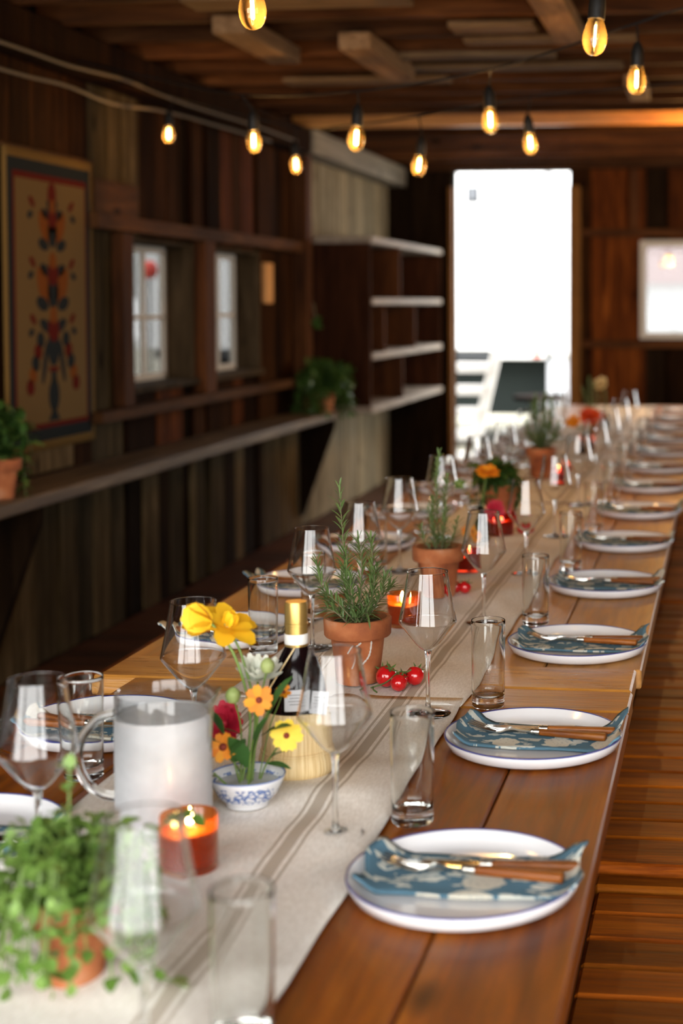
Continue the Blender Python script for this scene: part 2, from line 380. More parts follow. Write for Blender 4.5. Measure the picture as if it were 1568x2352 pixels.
# block-printed napkin: teal ground with cream blossoms, leaves and sprigs
m, nt, b = new_mat('napkin_print'); L = nt.links.new
tc = N(nt, 'ShaderNodeTexCoord'); oi = N(nt, 'ShaderNodeObjectInfo')
cmb = N(nt, 'ShaderNodeCombineXYZ'); L(math_n(nt,'MULTIPLY',oi.outputs['Random'],3.0), cmb.inputs[0]); L(math_n(nt,'MULTIPLY',oi.outputs['Random'],5.0), cmb.inputs[1])
av = N(nt, 'ShaderNodeVectorMath', operation='ADD'); L(tc.outputs['Object'], av.inputs[0]); L(cmb.outputs[0], av.inputs[1])
flat = N(nt, 'ShaderNodeMapping'); flat.inputs['Scale'].default_value = (1,1,0); L(av.outputs[0], flat.inputs['Vector'])
wob = N(nt, 'ShaderNodeTexNoise'); wob.inputs['Scale'].default_value = 90; wob.inputs['Detail'].default_value = 2; L(flat.outputs[0], wob.inputs['Vector'])
wm = N(nt, 'ShaderNodeVectorMath', operation='MULTIPLY_ADD'); L(wob.outputs['Color'], wm.inputs[0]); wm.inputs[1].default_value = (.012,.012,0); L(flat.outputs[0], wm.inputs[2])
v1 = N(nt, 'ShaderNodeTexVoronoi'); v1.inputs['Scale'].default_value = 13; v1.inputs['Randomness'].default_value = .55; L(wm.outputs[0], v1.inputs['Vector'])
bl = math_n(nt, 'LESS_THAN', v1.outputs['Distance'], .34)
mp2 = N(nt, 'ShaderNodeMapping'); mp2.inputs['Rotation'].default_value = (0,0,.6); mp2.inputs['Scale'].default_value = (26,70,0); L(wm.outputs[0], mp2.inputs['Vector'])
v2 = N(nt, 'ShaderNodeTexVoronoi'); v2.inputs['Scale'].default_value = 1; L(mp2.outputs[0], v2.inputs['Vector'])
mp3 = N(nt, 'ShaderNodeMapping'); mp3.inputs['Rotation'].default_value = (0,0,-.7); mp3.inputs['Scale'].default_value = (24,64,0); L(wm.outputs[0], mp3.inputs['Vector'])
v3 = N(nt, 'ShaderNodeTexVoronoi'); v3.inputs['Scale'].default_value = 1; L(mp3.outputs[0], v3.inputs['Vector'])
lv = math_n(nt, 'MAXIMUM', math_n(nt, 'LESS_THAN', v2.outputs['Distance'], .36), math_n(nt, 'LESS_THAN', v3.outputs['Distance'], .33))
pick = math_n(nt, 'GREATER_THAN', wob.outputs[0], .40)
veins = N(nt, 'ShaderNodeTexVoronoi'); veins.inputs['Scale'].default_value = 170; L(flat.outputs[0], veins.inputs['Vector'])
bloss = mixc(nt, math_n(nt,'LESS_THAN',veins.outputs['Distance'],.28), (.60,.58,.49), (.44,.45,.40))
c = mixc(nt, math_n(nt,'MULTIPLY',lv,pick), (.085,.175,.240), (.58,.60,.54)); c = mixc(nt, bl, c, bloss)
L(c, b.inputs['Base Color']); b.inputs['Roughness'].default_value = .85; b.inputs['Specular IOR Level'].default_value = .2
# tapestry cloth
plain('tapestry_cream', (.115,.072,.028), .95, 0, .05)
plain('tapestry_navy', (.014,.017,.018), .95, 0, .05)
plain('tapestry_red', (.075,.008,.005), .95, 0, .05)
plain('tapestry_orange', (.14,.042,.008), .95, 0, .05)
plain('tapestry_gold', (.145,.085,.025), .95, 0, .05)
# outdoors
mottled('gravel', [(.3,(.16,.15,.10)), (.55,(.24,.225,.18)), (.8,(.13,.15,.07))], 6, .95, .4)
plain('trailer_white', (.80,.81,.82), .4)
plain('trailer_grey', (.46,.48,.52), .5)
plain('trailer_dark', (.012,.016,.015), .8, 0, .1)
plain('tail_red', (.6,.05,.03), .3)
plain('vent_dark', (.022,.026,.032), .6)
plain('sign_pale', (.11,.12,.14), .6)
plain('barn_red', (.40,.05,.045), .7)
plain('bark', (.07,.075,.06), .9)
leaf_mat('tree_leaf', (.05,.09,.03), (.14,.20,.08))
plain('roof_tile', (.16,.035,.03), .8)
plain('red_lantern', (.70,.07,.05), .6)

# ================================================================== THE SETTING
XL, XR, YF, ZC = -2.66, 2.0, 11.55, 2.64
def slabs(name, boxes, mat, label, cat='wall'):
    bm = bmesh.new()
    for b_ in boxes: box_bm(bm, *b_)
    me = finish(bm, name, False); o = obj(name, me, mat)
    return tag(o, label, cat, kind='structure')
def grid_minus(u0,u1,v0,v1,holes):
    """rectangles covering [u0,u1]x[v0,v1] minus holes (a,b,c,d) whose u-ranges do not overlap"""
    out = []; u = u0
    for a,b,c,d in sorted(holes):
        out.append((u,a,v0,v1))
        if c > v0: out.append((a,b,v0,c))
        if d < v1: out.append((a,b,d,v1))
        u = b
    out.append((u,u1,v0,v1)); return [r for r in out if r[1]-r[0] > 1e-4]
# --- floor
floor = slabs('floor', [(XL-.2,XR+.1,BACK_Y-.1,YF+.1,-.10,-.03)], M['floor_wood'], 'worn brown plank floor of the barn', 'floor')
y = BACK_Y; k = 0
while y < YF:
    wd = random.uniform(.135,.16)
    o = bar('plank', XL,XR,y+.002,min(y+wd-.002,YF),-.03,0, M['floor_wood'], floor, .003); y += wd
# --- left wall
WIN1 = (6.32,7.14,1.045,1.70); WIN2 = (7.36,8.20,1.045,1.70)
wl = slabs('wall_left', [(XL-.165,XL-.03,a,b,c,d) for a,b,c,d in grid_minus(BACK_Y-.1,YF+.15,-.1,ZC+.2,[(a-.024,b-.0+.024,c-.032,d+.022) for a,b,c,d in (WIN1,WIN2)])], M['wall_dark'], 'dark left wall of vertical barn boards with two small windows')
y = 3.2
while y < YF-.01:
    wd = min(random.uniform(.15,.23), YF-y)
    a, b_ = y+.002, y+wd-.002
    segs = [(0,.72),(.72,2.5)]
    for W_ in (WIN1,WIN2):
        if b_ > W_[0]-.02 and a < W_[1]+.02:
            if a < W_[0]-.025 < b_: b_ = W_[0]-.025
            elif a < W_[1]+.025 < b_ and a > W_[0]: a = W_[1]+.025
            if b_ > W_[0]-.02 and a < W_[1]+.02: segs = [(0,.72),(.72,W_[2]-.01),(W_[3]+.01,2.5)]
    for z0,z1 in segs:
        if a > 9.04: mt = 'wall_grey'
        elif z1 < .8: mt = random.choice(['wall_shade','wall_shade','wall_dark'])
        elif z0 > 1.6 and 6.8 < a < 8.7: mt = random.choice(['wall_red','wall_red','wall_brown'])  # redder boards paint in the warm glow above the header
        elif z1 < 1.3 and a > 5.9: mt = random.choice(['wall_red','wall_brown'])
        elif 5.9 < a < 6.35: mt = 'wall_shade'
        else: mt = 'wall_brown'
        t_ = random.uniform(0,.012)
        bar('board', XL-.03,XL-.008+t_,a,b_,z0,z1, M[mt], wl, .003)
    y = y+wd
# rails and studs on the left wall
def trim(n, x0,x1,y0,y1,z0,z1, mat, label):
    o = bar('trim_%d' % n, x0,x1,y0,y1,z0,z1, M[mat], None, .004)
    return tag(o, label, 'trim', kind='structure')
trim(1, XL+.004,XL+.075,5.88,8.88,1.735,1.80, 'rail_wood', 'horizontal header rail above the two left windows')
trim(2, XL+.004,XL+.085,5.88,9.04,.915,.965, 'rail_wood', 'horizontal sill rail below the two left windows')
trim(3, XL+.004,XL+.10,8.885,9.0,.755,2.34, 'stud_wood', 'reddish upright post between brown and grey boards')
trim(4, XL+.004,XL+.07,7.17,7.32,.966,1.734, 'stud_wood', 'upright stud between the two left windows')
trim(5, XL+.004,XL+.06,6.17,6.285,.966,1.734, 'stud_wood', 'upright stud beside the nearer left window')
trim(6, XL+.004,XL+.13,3.2,8.88,2.345,2.495, 'wall_brown', 'dark top beam running along the left wall')
trim(7, XL+.004,XL+.15,8.88,YF-.01,2.345,2.495, 'grey_beam', 'pale weathered top beam near the far corner')
trim(8, XL+.004,XL+.03,5.95,6.42,1.802,1.95, 'rail_wood', 'short brown board above the header beside the tapestry')
trim(9, XL+.004,XL+.035,8.27,8.40,1.42,1.655, 'sunlit_patch_wood', 'added orange block coloured as a sunlit patch beside the farther left window')  # added block, its bright orange paints a sunlit patch on the wall
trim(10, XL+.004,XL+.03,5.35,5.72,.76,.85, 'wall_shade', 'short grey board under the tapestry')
def window(n, W_, label):
    y0,y1,z0,z1 = W_
    root = tag(obj('window_%d' % n, None), label, 'window', kind='structure')
    root.location = (XL, (y0+y1)/2, z0)
    def part(name, x0,x1,a,b,c,d, mat, par=None, bev=.002):
        o = bar(name, x0,x1,a,b,c,d, mat, None, bev); o.parent = root; o.location = Vector(o.location)-Vector(root.location); return o
    xg = XL-.14
    part('window_frame', xg-.02,XL+.012,y0-.022,y0,z0-.03,z1+.02, M['window_wood'])
    part('window_frame', xg-.02,XL+.012,y1,y1+.022,z0-.03,z1+.02, M['window_wood'])
    part('window_frame', xg-.02,XL+.012,y0,y1,z1,z1+.02, M['window_wood'])
    part('window_sill', xg-.02,XL+.04,y0-.01,y1+.01,z0-.03,z0, M['window_wood'])
    ws = (y1-y0)/3
    for yy in (y0+.014, y1-.014): part('sash', xg-.015,xg+.015,yy-.014,yy+.014,z0,z1, M['white_frame'])
    for zz in (z0+.016, z1-.016): part('sash', xg-.014,xg+.014,y0+.028,y1-.028,zz-.016,zz+.016, M['white_frame'])
    for i in (1,2): part('muntin', xg-.012,xg+.012,y0+ws*i-.011,y0+ws*i+.011,z0+.032,z1-.032, M['white_frame'])
    zm = (z0+z1)/2-.02
    part('muntin', xg-.011,xg+.011,y0+.028,y1-.028,zm-.011,zm+.011, M['white_frame'])
    for i in range(3):
        for c,d in ((z0+.032,zm-.011),(zm+.011,z1-.032)):
            part('pane', xg-.003,xg+.001,y0+ws*i+(.028 if i==0 else .011),y0+ws*(i+1)-(.028 if i==2 else .011),c,d, M['window_glass'], None, 0)
    return root
window(1, WIN1, 'small six-pane window nearer the tapestry in the left wall')
window(2, WIN2, 'small six-pane window farther along the left wall')

# --- far wall
DOOR = (-2.13,-1.205,0,2.465); WIN3 = (-.60,.16,1.19,1.86)
wf = slabs('wall_far', [(a,b,YF+.02,YF+.12,c,d) for a,b,c,d in grid_minus(XL-.2,XR+.2,-.1,ZC+.2,[DOOR,WIN3])], M['wall_dark'], 'far end wall of vertical boards with an open doorway')
x = XL+.02
while x < XR-.01:
    wd = min(random.uniform(.15,.21), XR-x); a, b_ = x+.002, x+wd-.002; segs = [(0,2.5)]
    for H_ in (DOOR, WIN3):
        if b_ > H_[0] and a < H_[1]:
            if a < H_[0]-.02: b_ = H_[0]-.004
            elif b_ > H_[1]+.02 and a > H_[0]: a = H_[1]+.004
            if b_ > H_[0] and a < H_[1]: segs = [(0,H_[2]),(H_[3],2.5)]
    for z0,z1 in segs:
        if z1-z0 > .02 and b_-a > .01:
            t_ = random.uniform(0,.01)
            bar('board', a,b_,YF-.012-t_,YF+.02,z0,z1, M['wall_dark' if a < -2.1 else random.choice(['wall_red','wall_red','wall_brown'])], wf, .003)
    x = x+wd
trim(11, -1.205,-1.115,YF-.06,YF-.023,0,2.34, 'door_wood', 'amber door jamb right of the open doorway')
trim(12, -2.165,-2.13,YF-.06,YF-.023,0,2.34, 'door_wood', 'thin jamb left of the open doorway')
trim(13, -2.5,2.0,YF-.09,YF-.024,2.47,2.56, 'joist_wood', 'dark lintel beam across the far wall')
trim(14, -1.11,2.0,YF-.05,YF-.023,1.94,2.0, 'joist_wood', 'upper horizontal rail on the far wall')
trim(15, -1.11,2.0,YF-.05,YF-.023,1.07,1.13, 'joist_wood', 'lower horizontal rail on the far wall')
trim(16, -.73,-.66,YF-.05,YF-.023,2.005,2.465, 'stud_wood', 'short upright stud above the far window')
root = tag(obj('window_3', None), 'white-framed window in the far wall', 'window', kind='structure'); root.location = ((WIN3[0]+WIN3[1])/2, YF, WIN3[2])
def wpart(name, x0,x1,a,b,c,d, mat, bev=.003):
    o = bar(name, x0,x1,a,b,c,d, mat, None, bev); o.parent = root; o.location = Vector(o.location)-Vector(root.location)
for a,b_,c,d in ((WIN3[0]-.05,WIN3[0]+.0,1.14,1.91),(WIN3[1],WIN3[1]+.05,1.14,1.91),(WIN3[0],WIN3[1],1.14,1.19),(WIN3[0],WIN3[1],1.86,1.91)):
    wpart('window_frame', a,b_,YF-.045,YF+.05,c,d, M['white_frame'])
wpart('muntin', -.24,-.20,YF+.0,YF+.04,1.19,1.86, M['white_frame'])
wpart('pane', WIN3[0],-.24,YF+.018,YF+.022,1.19,1.86, M['clear_pane'], 0)
wpart('pane', -.20,WIN3[1],YF+.018,YF+.022,1.19,1.86, M['clear_pane'], 0)
# --- right wall and the wall behind the camera
WINR = (.2,1.9,.95,2.05)
wr = slabs('wall_right', [(XR,XR+.12,a,b,c,d) for a,b,c,d in grid_minus(BACK_Y-.1,YF+.15,-.1,ZC+.2,[(7.6,10.2,.9,2.1)])], M['wall_red'], 'brown board wall on the right, outside the picture')
wb = slabs('wall_back', [(a,b,BACK_Y-.12,BACK_Y,c,d) for a,b,c,d in grid_minus(XL-.2,XR+.2,-.1,ZC+.2,[(-2.58,1.92,0,2.53)])], M['wall_brown'], 'open barn front behind the camera')
for i_,xp in enumerate((-1.35,.55)): trim(17+i_, xp-.07,xp+.07,BACK_Y-.11,BACK_Y-.01,0,2.53,'stud_wood', 'upright post in the open barn front, '+('left' if i_==0 else 'right')+' of the camera')
# --- ceiling: deck, joists, braces and loose boards
ceil = slabs('ceiling', [(XL-.2,XR+.2,BACK_Y-.1,YF+.15,ZC+.02,ZC+.12)], M['deck_wood'], 'dark plank ceiling on exposed joists', 'ceiling')
y = BACK_Y
while y < YF:
    wd = random.uniform(.17,.24); bar('plank', XL,XR,y+.003,min(y+wd-.003,YF),ZC,ZC+.02, M['deck_wood'], ceil, .002); y += wd
y = 4.70; k = 0
while y < 11.4:
    if not 8.5 < y < 9.3: bar('joist', XL+.01,XR-.01,y-.024,y+.024,2.50,ZC, M['joist_wood'], ceil, .003)
    y += .40
bar('joist', XL+.01,XR-.01,8.88,8.94,2.50,ZC, M['joist_lit'], ceil, .003)  # this joist's lighter wood has the glow of nearby bulbs painted in
for xc,y0,y1,wd,z0 in ((-1.84,5.36,6.08,.13,2.43),(-1.46,5.75,6.60,.13,2.43),(-.60,4.7,5.80,.12,2.44),(-.42,6.95,7.45,.10,2.44)):
    bar('brace', xc-wd/2,xc+wd/2,y0,y1,z0,2.499, M['brace_wood'], ceil, .004)
for x0,x1,yc,hw,z0 in ((-1.05,-.72,5.65,.08,2.475),(-1.42,-.72,6.30,.06,2.478),(-1.5,-.45,6.62,.06,2.478),(-2.1,-1.3,6.95,.07,2.478),(-1.05,-.35,5.95,.05,2.478),(-1.9,-1.1,5.1,.09,2.478)):
    bar('board', x0,x1,yc-hw,yc+hw,z0,2.499, M['loose_board'], ceil, .003)

# ================================================================== OUTDOORS
gd = slabs('ground', [(-40,30,YF+.12,60,-.25,-.12)], M['gravel'], 'pale gravel yard seen through the doorway', 'ground')
gl = slabs('ground_side', [(-40,XL-.17,-10,YF+.12,-.25,-.12)], M['gravel'], 'pale yard outside the left windows', 'ground')
tr = thing('box_trailer', 'large white box trailer parked outside the doorway', 'trailer', (-3.9,15,-.12))
def tpart(name, x0,x1,y0,y1,z0,z1, mat, bev=.01):
    o = bar(name, x0,x1,y0,y1,z0,z1, mat, None, bev); o.parent = tr; o.location = Vector(o.location)-Vector(tr.location); return o
tpart('body', -6.2,-1.82,15,18.5,.93,3.6, M['trailer_white'])
tpart('corner_panel', -1.795,-1.0,15.05,18.4,.84,3.55, M['trailer_white'], .06)
tpart('chassis', -6.0,-2.3,15.02,18.3,.83,.925, M['vent_dark'])
tpart('bumper_rail', -2.29,-1.82,15.02,18.3,.84,.925, M['trailer_white'])
tpart('underbody', -5.8,-1.84,15.3,18.2,.25,.825, M['trailer_dark'])
tpart('skirt', -1.81,-1.05,15.1,18.2,.30,.835, M['trailer_grey'])
tpart('tail_light', -1.94,-1.87,14.99,15.02,.86,.91, M['tail_red'], .004)
v = tpart('vent', -2.635,-2.50,14.985,14.999,2.45,2.62, M['vent_dark'], .004)
tpart('vent_plate', -2.595,-2.54,14.97,14.984,2.48,2.61, M['sign_pale'], .004)
for xx in (-5.2,-4.2): 
    o = obj('wheel', lathe([(0,-.12),(.30,-.12),(.34,-.06),(.34,.06),(.30,.12),(0,.12)], 24, M['trailer_dark']), None, tr, (xx+3.9,.15,.34), (R(90),0,0))
lad = thing('step_ladder', 'white wooden step ladder with broad treads outside the doorway', 'ladder', (-2.15,12.6,-.12))
def slant(name, p0, p1, sx, sy, mat, par):
    d = Vector(p1)-Vector(p0); me = box(sx, sy, d.length, .004, mat, name)
    o = obj(name, me, None, par, (Vector(p0)+Vector(p1))/2); o.rotation_mode = 'QUATERNION'; o.rotation_quaternion = d.to_track_quat('Z','Y'); return o
slant('rail', (-.06,0,0), (.20,.0,1.12), .05, .09, M['white_paint'], lad)
slant('rail', (-.50,0,0), (-.36,.0,1.12), .05, .09, M['white_paint'], lad)
for i in range(5):
    z_ = .20+i*.195; f = z_/1.12
    obj('tread', box((-.06+.26*f)-(-.50+.14*f)-.05, .09, .085, .006, M['white_paint']), None, lad, (((-.06+.26*f)+(-.50+.14*f))/2, 0, z_))
# trees beyond the left windows, a red lantern
def tree(loc, h, cr, label):
    t = thing('tree', label, 'tree', loc, 0, 'trees outside the left windows')
    obj('trunk', tube([(0,0,0),(.03,0,h*.3),(0,.05,h*.6),(0,0,h)], [.14,.11,.09,.04], 10, M['bark']), None, t)
    verts, faces = [], []
    for i in range(420):
        d = Vector((random.gauss(0,1),random.gauss(0,1),random.gauss(0,1))).normalized()*cr*random.random()**.4; d.z *= .9
        c0 = d+Vector((0,0,h)); a = Vector((random.uniform(-1,1),random.uniform(-1,1),random.uniform(-1,1))).normalized()*.14; b2 = a.orthogonal().normalized()*.09
        n0 = len(verts); verts += [c0-a, c0+b2, c0+a, c0-b2]; faces.append((n0,n0+1,n0+2,n0+3))
    f = obj('foliage', raw('foliage', verts, faces), M['tree_leaf'], t); f['kind'] = 'stuff'
tree((-7.5,14.3,-.12), 2.6, 1.3, 'green tree nearest beyond the left windows')
tree((-9.5,21.5,-.12), 3.4, 1.8, 'taller green tree farther off beyond the left windows')
tree((-7.6,17.6,-.12), 2.2, .8, 'small green tree between the taller trees beyond the left windows')
o = thing('lantern', 'round red globe lantern on a slim pole outside the nearer left window', 'lantern', (-4.45,11.05,-.12))
obj('globe', lathe([(0,-.07),(.042,-.06),(.066,-.02),(.066,.02),(.042,.06),(.014,.07),(0,.07)], 20, M['red_lantern']), None, o, (0,0,1.80))
obj('pole', tube([(0,0,0),(0,0,1.735)], .009, 8, M['cable_black']), None, o)
# white outbuilding with red roof seen through the far window
ob = thing('outbuilding', 'white outbuilding with a red roof beyond the far window', 'building', (.4,25,-.12))
o = obj('wall', box(6,4,1.85,.01,M['trailer_white']), None, ob, (0,2,.925))
bm = bmesh.new()
vv = [bm.verts.new(p) for p in ((-3.2,-.3,1.86),(3.2,-.3,1.86),(3.2,4.3,1.86),(-3.2,4.3,1.86),(-3.2,2,3.1),(3.2,2,3.1))]
for f in ((0,1,5,4),(2,3,4,5),(1,2,5),(3,0,4),(3,2,1,0)): bm.faces.new([vv[i] for i in f])
obj('roof', finish(bm,'roof',False), M['roof_tile'], ob)

# ================================================================== LEFT WALL FURNISHINGS
# ledge with its bracket
lg = thing('wall_ledge', 'long narrow wooden ledge along the left wall below the windows', 'ledge', (XL,6.4,.70))
o = obj('ledge_board', box(.262,6.3,.05,.006,M['ledge_wood']), None, lg, (.143,-.2,.025))
for yb in (9.0, 5.0):
    bm = bmesh.new(); a = [(.012,.0),(.235,.0),(.235,-.06),(.03,-.62),(.012,-.62)]
    lo = [bm.verts.new((x_,-.02,z_)) for x_,z_ in a]; hi = [bm.verts.new((x_,.02,z_)) for x_,z_ in a]
    bm.faces.new(lo); bm.faces.new(hi[::-1])
    for i in range(5): bm.faces.new((lo[i],hi[i],hi[(i+1)%5],lo[(i+1)%5]))
    obj('bracket', finish(bm,'bracket',False), M['wall_dark'], lg, (0,yb-6.4,0))
# cubby shelf
XS0, XS1, YS0, YS1 = XL+.01, -2.215, 9.10, 11.44
sh = thing('wall_shelf', 'open cubby shelf of pale boards and dark dividers by the far corner', 'shelf', (XL,YS0,.72))
def spart(name, x0,x1,y0,y1,z0,z1, mat, bev=.003):
    o = bar(name, x0,x1,y0,y1,z0,z1, M[mat], None, bev); o.parent = sh; o.location = Vector(o.location)-Vector(sh.location); return o
ZS = (.742,1.082,1.432,1.822)
spart('side_panel', XS0,XS1,YS0,YS0+.022,.765,1.805, 'shelf_dark')
spart('side_panel', XS0,XS1,YS1-.022,YS1,.765,1.805, 'shelf_dark')
spart('back_panel', XS0,XS0+.012,YS0+.022,YS1-.022,.765,1.805, 'shelf_dark')
for i,z_ in enumerate(ZS): spart('shelf_board', XS0,XS1+.012,YS0-.01 if i in (0,3) else YS0+.023,YS1+.01 if i in (0,3) else YS1-.023,z_-.021,z_+.021, 'shelf_board')
for yd,(a,b_) in ((9.98,(2,3)),(9.50,(1,2)),(10.47,(1,2)),(10.05,(0,1))):
    spart('divider', XS0+.013,XS1,yd-.012,yd+.012,ZS[a]+.022,ZS[b_]-.022, 'stud_wood')
# tapestry
tp = thing('tapestry', 'cream folk-art tapestry with dark border and flower-vase motif on left wall', 'tapestry', (XL+.03,5.53,.85))
def cloth_y(y0,y1,z0,z1,x0,ny=14,nz=20,th=.004):
    """a hanging cloth in the wall plane with soft waves"""
    def w_(y_,z_): return x0
    vs_, fs = [], []
    for s_ in (0,th):
        for j in range(nz+1):
            for i in range(ny+1):
                y_ = y0+(y1-y0)*i/ny; z_ = z0+(z1-z0)*j/nz; vs_.append((w_(y_,z_)+s_, y_, z_))
    n = (ny+1)*(nz+1)
    for j in range(nz):
        for i in range(ny):
            a = j*(ny+1)+i; fs.append((a+ny+1,a+ny+2,a+1,a)); fs.append((n+a,n+a+1,n+a+ny+2,n+a+ny+1))
    rim = [i for i in range(ny+1)]+[j*(ny+1)+ny for j in range(1,nz+1)]+[nz*(ny+1)+i for i in range(ny-1,-1,-1)]+[j*(ny+1) for j in range(nz-1,0,-1)]
    for a,b2 in zip(rim, rim[1:]+rim[:1]): fs.append((a,b2,n+b2,n+a))
    return raw('cloth', vs_, fs)
obj('cloth', cloth_y(-.385,.385,0,1.155,0), M['tapestry_gold'], tp)
def tshape(name, pts, mat, lift):
    """flat embroidered shape in the cloth plane, following its waves"""
    def w_(y_,z_): return 0
    vs_ = [(w_(p[0],p[1])+lift+.004, p[0], p[1]) for p in pts]+[(w_(p[0],p[1])+.0045, p[0], p[1]) for p in pts]; n = len(pts)
    bm = bmesh.new(); v_ = [bm.verts.new(p) for p in vs_]; bm.faces.new(v_[:n]); 
    for i in range(n): bm.faces.new((v_[i],v_[(i+1)%n],v_[n+(i+1)%n],v_[n+i]))
    return obj(name, finish(bm,name,False), M[mat], tp)
def rect(y0,y1,z0,z1,n=10):
    return [(y0+(y1-y0)*i/n,z0) for i in range(n)]+[(y1,z0+(z1-z0)*i/n) for i in range(n)]+[(y1-(y1-y0)*i/n,z1) for i in range(n)]+[(y0,z1-(z1-z0)*i/n) for i in range(n)]
def ell(cy_,cz_,ry,rz,a=0,n=18,egg=0):
    out = []
    for i in range(n):
        t_ = 2*PI*i/n; u_, v_ = ry*math.cos(t_)*(1-egg*math.sin(t_)), rz*math.sin(t_)
        out.append((cy_+u_*math.cos(a)-v_*math.sin(a), cz_+u_*math.sin(a)+v_*math.cos(a)))
    return out
tshape('border', rect(-.355,.355,.035,1.12), 'tapestry_navy', .0015)
tshape('inner_border', rect(-.315,.315,.085,1.07), 'tapestry_red', .003)
tshape('field', rect(-.30,.30,.105,1.045), 'tapestry_cream', .0045)
LF = .0062
tshape('vase', ell(0,.21,.045,.065), 'tapestry_navy', LF); tshape('vase_foot', [(-.05,.11),(.05,.11),(.012,.155),(-.012,.155)], 'tapestry_navy', LF)
tshape('vase_neck', rect(-.02,.02,.265,.31,3), 'tapestry_navy', LF); tshape('vase_band', rect(-.04,.04,.305,.322,3), 'tapestry_red', LF+.0004)
for z_,s_ in ((.40,1.0),(.62,.95),(.85,.8)):
    tshape('bloom', ell(0,z_,.05*s_,.075*s_), 'tapestry_navy', LF); tshape('bloom_heart', ell(0,z_+.07*s_,.048*s_,.05*s_), 'tapestry_red', LF+.0006)
    tshape('bloom_tip', ell(0,z_+.125*s_,.03*s_,.035*s_), 'tapestry_orange', LF+.0009)
    for sg in (-1,1):
        if z_ > .5:
            tshape('petal', ell(sg*.085*s_,z_+.02,.045*s_,.085*s_,sg*-.5), 'tapestry_orange', LF)
            tshape('leaf', ell(sg*.095*s_,z_-.05,.052*s_,.028*s_,sg*.25), 'tapestry_navy', LF+.0005)
        tshape('leaf', ell(sg*.07*s_,z_+.085*s_,.045*s_,.022*s_,sg*.4), 'tapestry_navy', LF)
        tshape('small_leaf', ell(sg*.17,z_+.11,.028,.014,sg*.7), 'tapestry_red', LF); tshape('small_leaf', ell(sg*.185,z_+.06,.022,.014,sg*-.4), 'tapestry_navy', LF)
for sg in (-1,1):
    for i in range(5): tshape('side_petal', ell(sg*(.11+.022*i),.43-.045*i,.032,.03,sg*.6), ('tapestry_navy','tapestry_red','tapestry_navy','tapestry_orange','tapestry_red')[i], LF)
    tshape('side_leaf', ell(sg*.075,.34,.016,.085,sg*.25), 'tapestry_navy', LF)
tshape('top_bloom', ell(0,.995,.035,.05), 'tapestry_red', LF); tshape('top_stalk', [(-.045,.97),(.045,.97),(.02,.85),(-.02,.85)], 'tapestry_navy', LF)
o = obj('rod', tube([(-.008,-.41,1.16),(-.008,.41,1.16)], .009, 8, M['stud_wood']), None, tp)

# ------------------------------------------------------------------ plants
POT = [(0,0),(.036,0),(.0375,.002),(.0455,.084),(.052,.085)]
def pot_parts(t, s=1.0):
    body = lathe([(0,.004),(.0,0),(.037,0),(.038,.003),(.0475,.082),(.043,.082),(.036,.02),(0,.012)], 40, M['terracotta'], 'pot')
    rim = lathe([(.0475,.080),(.0565,.081),(.0588,.084),(.0598,.111),(.0575,.1135),(.0515,.1135),(.050,.110),(.0475,.084),(.0475,.080)], 40, M['terracotta'], 'pot_rim')
    soil = lathe([(0,.104),(.025,.105),(.045,.1025),(.0495,.102),(.0495,.097),(0,.097)], 24, M['soil'], 'soil')
    for nme, me in (('pot',body),('pot_rim',rim),('soil',soil)): obj(nme, me, None, t, (0,0,0), (0,0,0), (s,s,s))
def needle_bm(bm, p, d, ln, wd):
    """one rosemary needle: a slim folded blade, slightly drooping"""
    d = d.normalized(); sd = d.cross(Vector((0,0,1))); sd = sd.normalized()*wd if sd.length > 1e-4 else Vector((wd,0,0)); up = sd.cross(d).normalized()*wd*.45
    pts = [p, p+d*ln*.35+Vector((0,0,.06*ln)), p+d*ln*.75+Vector((0,0,.02*ln)), p+d*ln+Vector((0,0,-.08*ln))]
    k_ = (.5,1.0,.8,.0); rows = []
    for q,kk in zip(pts,k_):
        rows.append([bm.verts.new(q-sd*kk+up*.3*kk), bm.verts.new(q-up*kk), bm.verts.new(q+sd*kk+up*.3*kk)] if kk > 0 else [bm.verts.new(q)])
    for a,b2 in zip(rows,rows[1:]):
        if len(b2) == 3:
            for i in (0,1): bm.faces.new((a[i],a[i+1],b2[i+1],b2[i]))
        else:
            for i in (0,1): bm.faces.new((a[i],a[i+1],b2[0]))
def rosemary(t, sprigs, z0=.102, nl=.024, dens=1.0, seed=1):
    """sprigs: lists of points (relative to the pot base)"""
    rnd = random.Random(seed); bm = bmesh.new()
    for sp_ in sprigs:
        pts = smooth_pts(sp_, 8)
        obj('stem', tube(pts, [.0016*(1-.6*i/len(pts)) for i in range(len(pts))], 5, M['twig']), None, t)
        L_ = sum((b2-a).length for a,b2 in zip(pts,pts[1:])); n = int(L_/.0040*dens)
        for k_ in range(n):
            f = .06+.94*k_/n; i = min(int(f*(len(pts)-1)), len(pts)-2); fr = f*(len(pts)-1)-i
            p = pts[i].lerp(pts[i+1],fr); ax_ = (pts[i+1]-pts[i]).normalized()
            o1 = ax_.orthogonal().normalized(); o2 = ax_.cross(o1)
            for m_ in (0,1):
                an = k_*1.9+m_*PI+rnd.uniform(-.5,.5); sp2 = rnd.uniform(.55,1.1)*(1.0 if f < .93 else .5)
                d = ax_*(1.1-.35*sp2)+(o1*math.cos(an)+o2*math.sin(an))*sp2
                needle_bm(bm, p, d, nl*rnd.uniform(.65,1.15)*(1.0 if f < .9 else .8), .0017*rnd.uniform(.8,1.2))
    me = finish(bm, 'needles', True, 80); o = obj('needles', me, M['needle'], t); o['kind'] = 'stuff'
